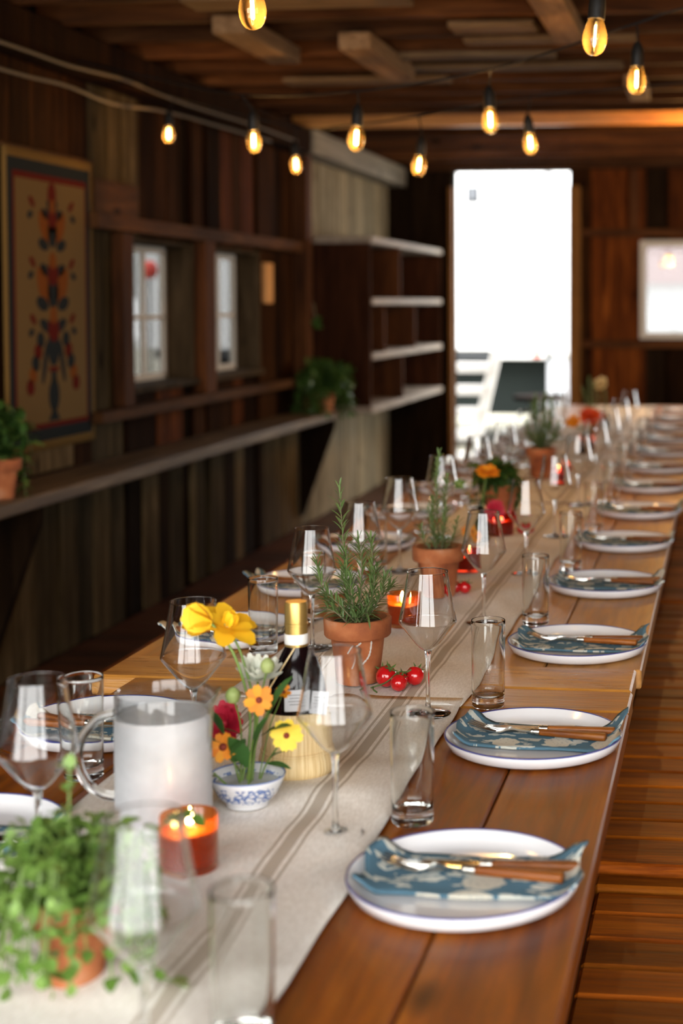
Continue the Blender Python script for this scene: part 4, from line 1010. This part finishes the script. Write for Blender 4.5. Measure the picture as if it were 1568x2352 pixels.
for a,b2 in zip(rings,rings[1:]):
    for i in range(n):
        j = (i+1)%n
        if len(a) == 1: bm.faces.new((a[0],b2[i],b2[j]))
        elif len(b2) == 1: bm.faces.new((a[i],a[j],b2[0]))
        else: bm.faces.new((a[i],a[j],b2[j],b2[i]))
thin_glass('pitcher_glass', (.93,.945,.95), .05, 1.0)
obj('body', finish(bm,'pitcher_body',True,50), M['pitcher_glass'], t)
# the fogged band of condensation round the water, and the water's surface
WLV = .146
fog = obj('condensation', lathe([(PR+.0003,.005),(PR+.0007,.02),(PR+.0007,WLV-.004),(PR+.0003,WLV+.001)], 64, M['fogged_glass'], 'condensation', 80), None, t)
m, nt, b = new_mat('fog_skin'); nt.nodes.remove(b); L = nt.links.new
tr_ = N(nt,'ShaderNodeBsdfTranslucent'); tr_.inputs[0].default_value = (.93,.94,.95,1); df = N(nt,'ShaderNodeBsdfDiffuse'); df.inputs[0].default_value = (.84,.85,.87,1)
ts = N(nt,'ShaderNodeBsdfTransparent'); m1 = N(nt,'ShaderNodeMixShader'); m1.inputs[0].default_value = .5; L(tr_.outputs[0],m1.inputs[1]); L(df.outputs[0],m1.inputs[2])
m2 = N(nt,'ShaderNodeMixShader'); nz = N(nt,'ShaderNodeTexNoise'); nz.inputs['Scale'].default_value = 25; tc = N(nt,'ShaderNodeTexCoord'); L(tc.outputs['Object'],nz.inputs['Vector'])
mr = N(nt,'ShaderNodeMapRange'); L(nz.outputs[0],mr.inputs[0]); mr.inputs[1].default_value = .3; mr.inputs[2].default_value = .7; mr.inputs[3].default_value = .70; mr.inputs[4].default_value = .90; L(mr.outputs[0],m2.inputs[0])
L(ts.outputs[0],m2.inputs[1]); L(m1.outputs[0],m2.inputs[2])
gl_ = N(nt,'ShaderNodeBsdfGlossy'); gl_.inputs['Roughness'].default_value = .22; m3 = N(nt,'ShaderNodeMixShader'); m3.inputs[0].default_value = .03; L(m2.outputs[0],m3.inputs[1]); L(gl_.outputs[0],m3.inputs[2])
L(m3.outputs[0], nt.nodes['Material Output'].inputs['Surface'])
fog.data.materials.clear(); fog.data.materials.append(m)
plain('water_top', (.50,.52,.53), .08, 0, .5)
obj('water', lathe([(0,.012),(PR-.0045,.016),(PR-.0042,WLV-.001),(PR-.0050,WLV),(0,WLV-.0005)], 48, M['fog_skin'], 'water', 50), None, t)
hp = smooth_pts([(-.058,-.012,.150),(-.078,-.013,.144),(-.099,-.014,.118),(-.103,-.014,.090),(-.092,-.013,.062),(-.074,-.012,.048),(-.058,-.012,.044)],6)
obj('handle', tube(hp, .0062, 12, M['clear_glass']), None, t)
# --- blue and white bowl of flowers
t = thing('flower_bowl', 'small blue-and-white porcelain bowl holding the flowers', 'bowl', (-.626,1.872,RZ)); t.scale = (1,1,.78)
obj('bowl', lathe([(0,.004),(.024,.004),(.025,0),(.028,0),(.0285,.006),(.040,.020),(.0475,.040),(.0505,.0515),(.0500,.0525),(.0488,.0515),(.0455,.040),(.038,.022),(.026,.010),(0,.009)], 48, M['porcelain'], 'bowl', 50), None, t)
plain('bowl_water', (.42,.45,.44), .05)
obj('water', lathe([(0,.0365),(.0435,.0365),(.0430,.0355),(0,.035)], 32, M['bowl_water'], 'bowl_water'), None, t)
obj('flower_frog', lathe([(0,.0095),(.02,.0105),(.02,.018),(0,.019)], 20, M['soil'], 'frog'), None, t)
BC = Vector((-.626,1.872,RZ+.012))
def petal_mesh(ln, wd, cup=.2, mat=None, notch=0):
    vs_, fs = [], []; n = 4
    for i in range(n+1):
        t_ = i/n; w2 = wd*.5*(.25+.75*math.sin(PI*min(.86,t_*.75+.08)))*(1 if i < n else .55)
        z_ = cup*ln*(t_*t_); e_ = .18*w2
        yt = ln*t_
        vs_ += [(-w2,yt,z_+e_),(0,yt-(notch*ln if i == n else 0),z_),(w2,yt,z_+e_)]
    for i in range(n):
        a = i*3; fs += [(a,a+1,a+4,a+3),(a+1,a+2,a+5,a+4)]
    me = raw('petal', vs_, fs); me.materials.append(mat); return me
PET = {}
def petals(k, ln, wd, cup, mat, notch=0):
    if k not in PET: PET[k] = petal_mesh(ln,wd,cup,M[mat],notch)
    return PET[k]
def frame(nrm):
    nrm = Vector(nrm).normalized(); a = nrm.orthogonal().normalized(); return nrm, a, nrm.cross(a)
def head(par, hp_, nrm, rings, eye=None, eye_r=.004, eye_mat='flower_eye', seed=0):
    rnd = random.Random(seed); nv, a, b2 = frame(nrm); hp_ = Vector(hp_)
    for me, cnt, el, r0, s_ in rings:
        ph = rnd.uniform(0,1)
        for i in range(cnt):
            an = 2*PI*(i+ph)/cnt+rnd.uniform(-.08,.08); rad = a*math.cos(an)+b2*math.sin(an); e2 = el+rnd.uniform(-.12,.12)
            d = rad*math.cos(e2)+nv*math.sin(e2); up = nv*math.cos(e2)-rad*math.sin(e2); x_ = d.cross(up)
            o = obj('petal', me, None, par, hp_+rad*r0); o.rotation_mode = 'QUATERNION'
            o.rotation_quaternion = Matrix((x_,d,up)).transposed().to_quaternion(); k_ = s_*rnd.uniform(.9,1.08); o.scale = (k_,k_,k_)
    if eye:
        o = obj('flower_centre', lathe([(0,-.3*eye_r),(eye_r,0),(eye_r*.85,eye_r*.45),(eye_r*.4,eye_r*.7),(0,eye_r*.75)], 12, M[eye_mat], 'flower_centre'), None, par, hp_)
        o.rotation_mode = 'QUATERNION'; o.rotation_quaternion = nv.to_track_quat('Z','Y')
def bloom(label, cat_, pts, nrm, rings, eye_r=.004, eye_mat='flower_eye', stem_r=.0016, leaves=(), eye=True, seed=0, group='cut flowers in the bowl', stem_mat='stem_green'):
    base = Vector(pts[0]); t = thing('flower', label, cat_, base, 0, group)
    rel = [Vector(p)-base for p in pts]
    obj('stem', tube(smooth_pts(rel,6), stem_r, 7, M[stem_mat]), None, t)
    head(t, rel[-1], nrm, rings, eye, eye_r, eye_mat, seed)
    for me,p,d,r_,s_ in leaves: place_leaf(me, t, Vector(p)-base, d, r_, s_)
    return t
BIG = leaf_mesh(.058,.024,.25,.2,5,M['flower_leaf']); MID = leaf_mesh(.038,.013,.25,.25,5,M['flower_leaf'])
yb = petals('yel', .024,.026,.55,'yellow_petal'); yb2 = petals('yelflat', .034,.026,-.15,'yellow_petal')
o4 = petals('or', .0155,.011,.05,'orange_petal',.12); l4 = petals('lem', .0165,.012,.05,'lemon_petal',.12); w4 = petals('wh', .029,.013,.3,'white_petal'); r4 = petals('rd', .022,.013,.1,'red_petal')
TOC = Vector((.35,-.9,.25))          # flowers face the guests and the light from the barn door
bloom('cupped yellow poppy leaning far left above the pitcher', 'flower', [BC+Vector((-.01,0,.0)),(-.632,1.905,.86),(-.650,1.90,.945),(-.683,1.90,.992)], (-.8,-.3,.25), [(yb,5,1.15,.004,1.3),(yb,6,.85,.006,1.45),(yb,5,.5,.004,1.2)], .006,'bud_green',.0019,seed=1)
bloom('open ragged yellow poppy turned away from camera', 'flower', [BC+Vector((-.006,.006,.0)),(-.628,1.912,.86),(-.645,1.915,.94),(-.667,1.918,.985)], (.35,-.25,.75), [(yb2,6,.12,.004,1.15),(yb2,5,.5,.003,.95),(yb,4,.9,.003,.8)], .006,'bud_green',.0017,seed=2)
bloom('white dahlia with green heart behind the orange flowers', 'flower', [BC+Vector((.0,.01,.0)),(-.632,1.925,.84),(-.630,1.93,.90),(-.629,1.93,.912)], (.15,-.35,.9), [(w4,12,.25,.005,1.05),(w4,12,.6,.005,1.0),(w4,9,1.0,.003,.85)], .006,'bud_green',.0017,seed=3)
bloom('orange cosmos in the middle of the bowl arrangement', 'flower', [BC+Vector((.004,-.01,.0)),(-.622,1.89,.82),(-.611,1.87,.87),(-.606,1.862,.900)], TOC, [(o4,8,.05,.004,1.05)], .0045,'flower_eye',.0012,seed=4)
bloom('red-eyed orange coreopsis low beside the pitcher', 'flower', [BC+Vector((-.012,-.006,.0)),(-.643,1.895,.79),(-.650,1.87,.82),(-.653,1.855,.838)], (.15,-.95,.15), [(o4,8,.08,.004,1.05)], .0055,'flower_eye',.0012,seed=5)
bloom('lemon-yellow coreopsis in front of the straw flask', 'flower', [BC+Vector((.012,-.004,.0)),(-.610,1.90,.80),(-.585,1.88,.835),(-.572,1.872,.851)], (.2,-.95,.12), [(l4,8,.06,.004,1.12)], .0042,'flower_eye',.0012,seed=6, leaves=[(MID,(-.606,1.895,.805),(.8,-.2,.1),.3,.9),(MID,(-.600,1.89,.815),(.7,-.1,.5),-.3,.8)])
bloom('crimson zinnia half hidden behind the pitcher', 'flower', [BC+Vector((-.014,.004,.0)),(-.650,1.93,.80),(-.668,1.935,.83),(-.678,1.935,.846)], (-.15,-.9,.35), [(r4,14,.05,.006,1.15),(r4,12,.4,.004,.95),(r4,8,.8,.003,.7)], .005,'red_petal',.0017,seed=7)
bloom('tiny yellow flower against the dark bottle', 'flower', [BC+Vector((.01,.006,.0)),(-.612,1.92,.84),(-.595,1.91,.88),(-.586,1.905,.900)], (.3,-.6,.6), [(o4,6,.25,.002,.62)], .003,'flower_eye',.0009,seed=8)
def bud(label, pts, r_, leaves=()):
    base = Vector(pts[0]); t = thing('flower_bud', label, 'flower', base, 0, 'green buds in the bowl'); rel = [Vector(p)-base for p in pts]
    obj('stem', tube(smooth_pts(rel,6), .0012, 6, M['stem_green']), None, t)
    o = obj('bud', lathe([(0,-r_),(r_*.7,-r_*.75),(r_,0),(r_*.85,r_*.6),(r_*.4,r_*1.05),(0,r_*1.2)], 14, M['bud_green'], 'bud'), None, t, rel[-1])
    for me,p,d,rr,s_ in leaves: place_leaf(me, t, Vector(p)-base, d, rr, s_)
bud('pale green bud above the white dahlia', [BC+Vector((.004,.004,0)),(-.622,1.91,.87),(-.607,1.903,.935)], .010)
bud('round green bud left of the orange cosmos', [BC+Vector((-.008,-.004,0)),(-.642,1.895,.85),(-.648,1.882,.899)], .0105, [(MID,(-.640,1.898,.84),(-.6,-.3,.5),.2,1.0),(MID,(-.640,1.898,.83),(-.8,.1,.3),.2,1.1)])
t = thing('foliage_sprig', 'dark green leafy sprig standing in the flower bowl', 'foliage', BC, 0)
for pts,lv in (([(0,.004,0),(.012,.002,.07),(.03,0,.115)],[((.03,0,.105),(.35,-.2,.9),.9,1.15),((.02,0,.08),(.7,-.3,.5),.2,.9)]),([(.002,-.004,0),(.008,-.012,.05),(.014,-.018,.08)],[((.012,-.014,.06),(.25,-.25,.9),1.2,1.05),((.005,-.01,.04),(-.3,-.3,.85),.9,1.0)]),([(-.006,0,0),(-.02,-.006,.06),(-.03,-.01,.09)],[((-.02,-.006,.06),(-.7,-.2,.6),.2,.9),((-.012,-.004,.045),(.2,-.5,.8),.5,1.0),((-.03,-.01,.085),(-.3,-.2,.9),.5,.8)]),([(-.012,0,0),(-.03,-.01,.02),(-.042,-.012,.032)],[((-.035,-.01,.026),(-.8,-.2,.1),.2,.7)])):
    obj('stem', tube(smooth_pts(pts,5), .0014, 6, M['stem_green']), None, t)
    for p,d,r_,s_ in lv: place_leaf(BIG, t, p, d, r_, s_)
# --- wine bottle in a straw-covered flask
t = thing('wine_bottle', 'dark red wine bottle in a straw-wrapped round flask', 'bottle', (-.599,2.010,RZ)); t.scale = (1,1,.93)
obj('glass_body', lathe([(0,.03),(.042,.032),(.043,.10),(.0425,.115),(.037,.145),(.026,.172),(.0165,.192),(.0150,.205),(.0150,.245),(0,.245)], 40, M['bottle_glass'], 'glass_body', 60), None, t)
obj('foil', lathe([(.0155,.193),(.0162,.194),(.0160,.226),(.0166,.2265),(.0166,.230),(.0160,.2305),(.0162,.258),(.0150,.2625),(0,.2630)], 32, M['gold_foil'], 'foil', 30), None, t)
obj('neck_band', lathe([(.0166,.1985),(.0168,.1990),(.0168,.2135),(.0166,.214),(.0160,.214),(.0160,.1985),(.0166,.1985)], 32, M['paper_white'], 'neck_band'), None, t)
obj('straw_cover', lathe([(.0432,.098),(.0455,.0995),(.0470,.085),(.0490,.060),(.0490,.040),(.046,.034),(.040,.033)], 56, M['straw'], 'straw_cover', 60), None, t)
obj('straw_skirt', lathe([(.0475,.037),(.0500,.036),(.0535,.026),(.0545,.012),(.0505,.001),(.045,0),(0,0)], 56, M['straw'], 'straw_skirt', 60), None, t)
obj('straw_cord', lathe([(.0485,.0345),(.0505,.0350),(.0515,.0370),(.0505,.0390),(.0485,.0395)], 48, M['tag_paper'] if False else M['straw'], 'straw_cord'), None, t)
obj('raffia', tube(smooth_pts([(-.046,-.012,.098),(-.038,-.030,.120),(-.018,-.036,.155),(.004,-.022,.196)],6), .0012, 6, M['straw']), None, t)
tg = obj('paper_tag', box(.032,.0012,.031,.0005,M['tag_paper']), None, t, (.012,-.0470,.1235), (R(-14),R(-6),R(-4)))
tg2 = obj('paper_tag', box(.030,.0012,.034,.0005,M['tag_paper']), None, t, (.040,-.034,.1175), (R(-12),R(14),R(42)))
for tg_ in (tg,tg2):
    for i in range(4): obj('print_line', box(.018-.004*(i%2),.0004,.0009,0,M['tag_ink']), None, tg_, (-.001,-.0008,.008-.0045*i))
# --- tomatoes on the vine
def tomatoes(loc, rz, specs, stems, label):
    t = thing('tomato_vine', label, 'tomatoes', loc, rz, 'vine tomatoes on the runner')
    for (x_,y_,r_,tx,ty) in specs:
        o = obj('tomato', lathe([(0,-r_*.98),(r_*.5,-r_*.88),(r_*.88,-r_*.5),(r_*1.0,0),(r_*.9,r_*.48),(r_*.55,r_*.85),(r_*.2,r_*.93),(0,r_*.88)], 28, M['tomato_skin'], 'tomato', 80), None, t, (x_,y_,r_), (tx,ty,0))
        bm = bmesh.new()
        for k_ in range(5):
            a = 2*PI*k_/5; d = Vector((math.cos(a),math.sin(a),.25)); s_ = Vector((-math.sin(a),math.cos(a),0))*r_*.12
            p0 = Vector((0,0,r_*.90)); v_ = [bm.verts.new(p) for p in (p0-s_, p0+s_, p0+d*r_*.5+s_*.9, p0+d*r_*.85+Vector((0,0,r_*.15)), p0+d*r_*.5-s_*.9)]; bm.faces.new(v_)
        obj('calyx', finish(bm,'calyx'), M['vine_green'], o)
    for st_ in stems: obj('vine', tube(smooth_pts(st_,5), .0014, 6, M['vine_green']), None, t)
tomatoes((-.565,2.48,RZ), 0, [(-.018,.012,.0165,.5,-.4),(-.013,-.004,.0185,.3,.5),(.034,.012,.0165,-.9,.3),(.012,-.008,.014,-.5,.5),(.015,-.030,.0145,-.9,.2)],
    [[(-.035,-.028,.004),(-.01,-.022,.012),(.01,-.014,.028),(.022,.0,.026),(.030,.002,.030)],[(.010,-.014,.028),(.012,-.020,.030),(.014,-.024,.028)],[(.0,-.018,.018),(-.008,.002,.036),(-.016,.015,.034)],[(-.03,-.028,.005),(-.026,-.045,.006),(-.018,-.052,.003)]],
    'cluster of red vine tomatoes beside the weathered rosemary pot')
tomatoes((-.585,3.30,RZ), .5, [(0,0,.0145,.4,.4),(-.018,.014,.014,.2,-.4)], [[(-.03,.0,.01),(-.012,.004,.028),(0,.002,.027)]], 'pair of red tomatoes beside the slim rosemary pot')
tomatoes((-.575,4.18,RZ), .2, [(0,0,.0155,.4,.4),(.024,.014,.015,.2,-.4)], [[(-.02,.0,.01),(0,.004,.03),(.02,.012,.029)]], 'pair of red tomatoes beside the red candle')
# --- farther flower arrangements in small dark bottles
def bottle_vase(x,y,label):
    t = thing('bud_vase', label, 'vase', (x,y,RZ), 0, 'small dark vases along the table')
    obj('vase_body', lathe([(0,0),(.026,0),(.028,.004),(.028,.05),(.020,.068),(.011,.08),(.011,.094),(.013,.096),(.010,.096),(.009,.08),(0,.06)], 28, M['bottle_glass'], 'vase_body', 50), None, t)
    return Vector((x,y,RZ+.07))
og = petals('mar', .026,.014,.02,'orange_petal',.1); sc = petals('scar', .034,.018,.05,'scarlet_petal'); cr = petals('cream', .03,.018,.25,'cream_petal')
v0 = bottle_vase(-.672,4.05,'small dark vase under the orange marigold')
bloom('flat orange zinnia standing tall in the small vase', 'flower', [v0,(-.668,4.05,.86),(-.660,4.045,.92),(-.652,4.04,.952)], (.1,-.35,.95), [(og,14,-.05,.006,1.15),(og,12,.3,.005,1.0),(og,8,.7,.003,.7)], .006,'orange_petal',.0022, seed=11, group='flowers in the small vases', leaves=[(BIG,(-.667,4.05,.86),(-.8,-.2,.4),.2,1.0),(BIG,(-.667,4.05,.84),(-.6,-.3,-.5),.2,1.2),(BIG,(-.667,4.05,.88),(.6,-.2,.1),.2,.8)])
bloom('little orange flower drooping left of the small vase', 'flower', [v0,(-.688,4.02,.84),(-.703,4.0,.81),(-.700,3.99,.792)], (.1,-.9,.2), [(o4,8,.1,.004,1.0)], .004,'flower_eye',.001, seed=12, group='flowers in the small vases')
bloom('little orange flower beside its twin low at the vase', 'flower', [v0,(-.680,4.0,.83),(-.682,3.98,.795),(-.678,3.97,.780)], (.3,-.9,.1), [(o4,8,.1,.004,1.0)], .004,'flower_eye',.001, seed=13, group='flowers in the small vases')
bloom('round green leaf-bud left of the orange zinnia', 'flower', [v0,(-.690,4.05,.86),(-.72,4.05,.90),(-.733,4.05,.915)], (.0,-.7,.5), [(HERB,5,.4,.002,1.0)], .006,'bud_green',.001, seed=14, group='flowers in the small vases')
bloom('crimson zinnia low behind the red candle', 'flower', [v0,(-.655,4.06,.84),(-.640,4.06,.845),(-.632,4.05,.845)], (.2,-.9,.2), [(r4,12,.1,.005,1.1),(r4,8,.5,.003,.8)], .005,'red_petal',.0015, seed=15, group='flowers in the small vases')
v0 = bottle_vase(-.600,6.45,'dark vase under the scarlet flower')
bloom('big scarlet dahlia farther down the table', 'flower', [v0,(-.598,6.45,.86),(-.590,6.44,.90),(-.582,6.43,.925)], (.0,-.75,.55), [(sc,12,.0,.006,1.2),(sc,10,.4,.005,1.0),(sc,7,.8,.003,.8)], .008,'scarlet_petal',.0025, seed=16, group='flowers in the small vases', leaves=[(BIG,(-.60,6.45,.86),(-.8,-.2,.3),.2,1.3),(BIG,(-.60,6.45,.85),(.7,-.2,.3),.2,1.1)])
bloom('orange zinnia leaning left of the scarlet dahlia', 'flower', [v0,(-.62,6.45,.86),(-.64,6.44,.89),(-.655,6.43,.90)], (-.2,-.75,.55), [(og,12,.0,.006,1.1),(og,8,.5,.004,.8)], .006,'orange_petal',.002, seed=17, group='flowers in the small vases')
v0 = bottle_vase(-.610,7.6,'dark vase under the tall cream flower')
bloom('cream dahlia standing tall near the far wall', 'flower', [v0,(-.605,7.6,.88),(-.608,7.59,.97),(-.625,7.58,1.0)], (-.3,-.8,.4), [(cr,10,.2,.006,1.2),(cr,8,.7,.004,1.0)], .008,'cream_petal',.003, seed=18, group='flowers in the small vases')

# ================================================================== STRING LIGHTS
BULB = lathe([(0,-.0370),(.007,-.0362),(.014,-.0325),(.0200,-.025),(.0238,-.014),(.0250,-.003),(.0238,.008),(.0205,.021),(.0165,.031),(.0145,.036)], 32, M['bulb_glass'], 'bulb', 80)
FIL = None
bm = bmesh.new()
for k_ in range(2):
    x_ = .0035*(-1)**k_; tube_bm(bm, [(x_*.6,0,.024),(x_,0,.02),(x_,0,-.016),(x_*.3,0,-.018)], .0014, 6)
FIL = finish(bm,'filament'); FIL.materials.append(M['filament'])
SOCK = lathe([(.0150,.034),(.0175,.036),(.0178,.060),(.0165,.078),(.0110,.094),(.0050,.102),(0,.103)], 24, M['black_plastic'], 'socket', 40)
SLEEVE = None
def string_lights(label, wire_pts, bulbs, rad=.0035, watt=3.6, wire_mat='cable_black', drop=.06):
    """wire_pts: the cable's course; bulbs: positions of the bulbs, each hung from the nearest point above it"""
    t = thing('string_lights', label, 'string lights', wire_pts[0], 0, 'festoon string lights'); base = Vector(wire_pts[0])
    pts = smooth_pts(wire_pts,8)
    obj('wire', tube([p-base for p in pts], rad, 8, M[wire_mat]), None, t)
    for bp_ in bulbs:
        bp_ = Vector(bp_); q = min(pts, key=lambda p: (p.xy-bp_.xy).length)
        tilt = (random.uniform(-.1,.1), random.uniform(-.12,.12), random.uniform(0,3))
        s = obj('socket', SOCK, None, t, bp_-base, tilt)
        top = bp_-base+Matrix.Rotation(tilt[2],3,'Z')@(Matrix.Rotation(tilt[1],3,'Y')@(Matrix.Rotation(tilt[0],3,'X')@Vector((0,0,.100))))
        if q.z > bp_.z+.10: obj('drop_lead', tube([top, top.lerp(q-base,.5)+Vector((.002,0,0)), q-base], .0028, 6, M['cable_black']), None, t)
        b_ = obj('bulb', BULB, None, t, bp_-base, tilt); obj('filament', FIL, None, b_)
        l = bpy.data.lights.new('bulb_light','POINT'); l.energy = watt; l.color = (1.0,.60,.25); l.shadow_soft_size = .0015
        lo = bpy.data.objects.new('bulb_light', l); COL.objects.link(lo); lo.location = bp_+Vector((0,0,-.012)); 
def b3(*a): return [Vector(p) for p in a]
string_lights('festoon string crossing above the middle of the table', [(1.9,3.5,2.40),(.35,3.75,2.27),(-.112,3.9,2.195),(-.232,3.93,2.165),(-.66,4.15,2.085),(-1.07,4.25,2.045),(-1.56,4.66,2.10),(-2.1,5.2,2.25),(-2.55,5.6,2.38)], [(-.231,3.922,2.013),(-.669,4.21,1.948),(-1.066,4.217,1.902),(-1.527,4.685,1.95),(.42,3.75,2.13)])
string_lights('festoon string nearest the camera at the top of the picture', [(1.9,2.2,2.42),(.4,2.8,2.25),(-.258,2.959,2.16),(-.55,2.8,2.13),(-.846,2.595,2.15),(-1.4,2.5,2.22),(-2.6,2.4,2.42)], [(-.258,2.959,1.956),(-.846,2.595,1.953),(.40,2.8,2.08)])
string_lights('festoon string farther back with smaller looking bulbs', [(1.9,5.6,2.42),(.3,5.3,2.24),(-.2,5.2,2.19),(-.671,5.111,2.14),(-1.067,5.111,2.08),(-1.45,5.6,2.11),(-1.781,6.024,2.16),(-2.333,6.10,2.30),(-2.58,6.2,2.40)], [(-.671,5.111,1.979),(-1.067,5.111,1.907),(-1.781,6.024,2.001),(-2.333,6.024,2.135),(-.02,5.25,2.05)])
string_lights('festoon string on the right below the far joists', [(1.95,7.6,2.44),(.9,8.2,2.40),(.25,8.6,2.38),(-.17,8.72,2.40),(-.05,9.3,2.44)], [(.65,8.4,2.22),(.22,8.62,2.22),(-.16,8.72,2.24)], watt=26.0)
# grey cables along the left wall
for pts,lab in (([(4.0,2.33),(5.011,2.343),(5.458,2.346),(5.944,2.37),(6.416,2.364),(6.793,2.365),(7.618,2.383),(8.483,2.386)],'upper grey cable sagging along the top of the left wall'),([(4.0,2.24),(5.008,2.25),(5.418,2.265),(5.854,2.254),(6.415,2.295),(7.149,2.315),(7.987,2.332)],'lower grey cable sagging along the top of the left wall')):
    base = Vector((-2.50,pts[0][0],pts[0][1]))
    o = obj('power_cable', tube([p-base for p in smooth_pts([(-2.505,y_,z_-.01) for y_,z_ in pts],6)], .007, 8, M['cable_grey']), None, None, base); tag(o, lab, 'cable')
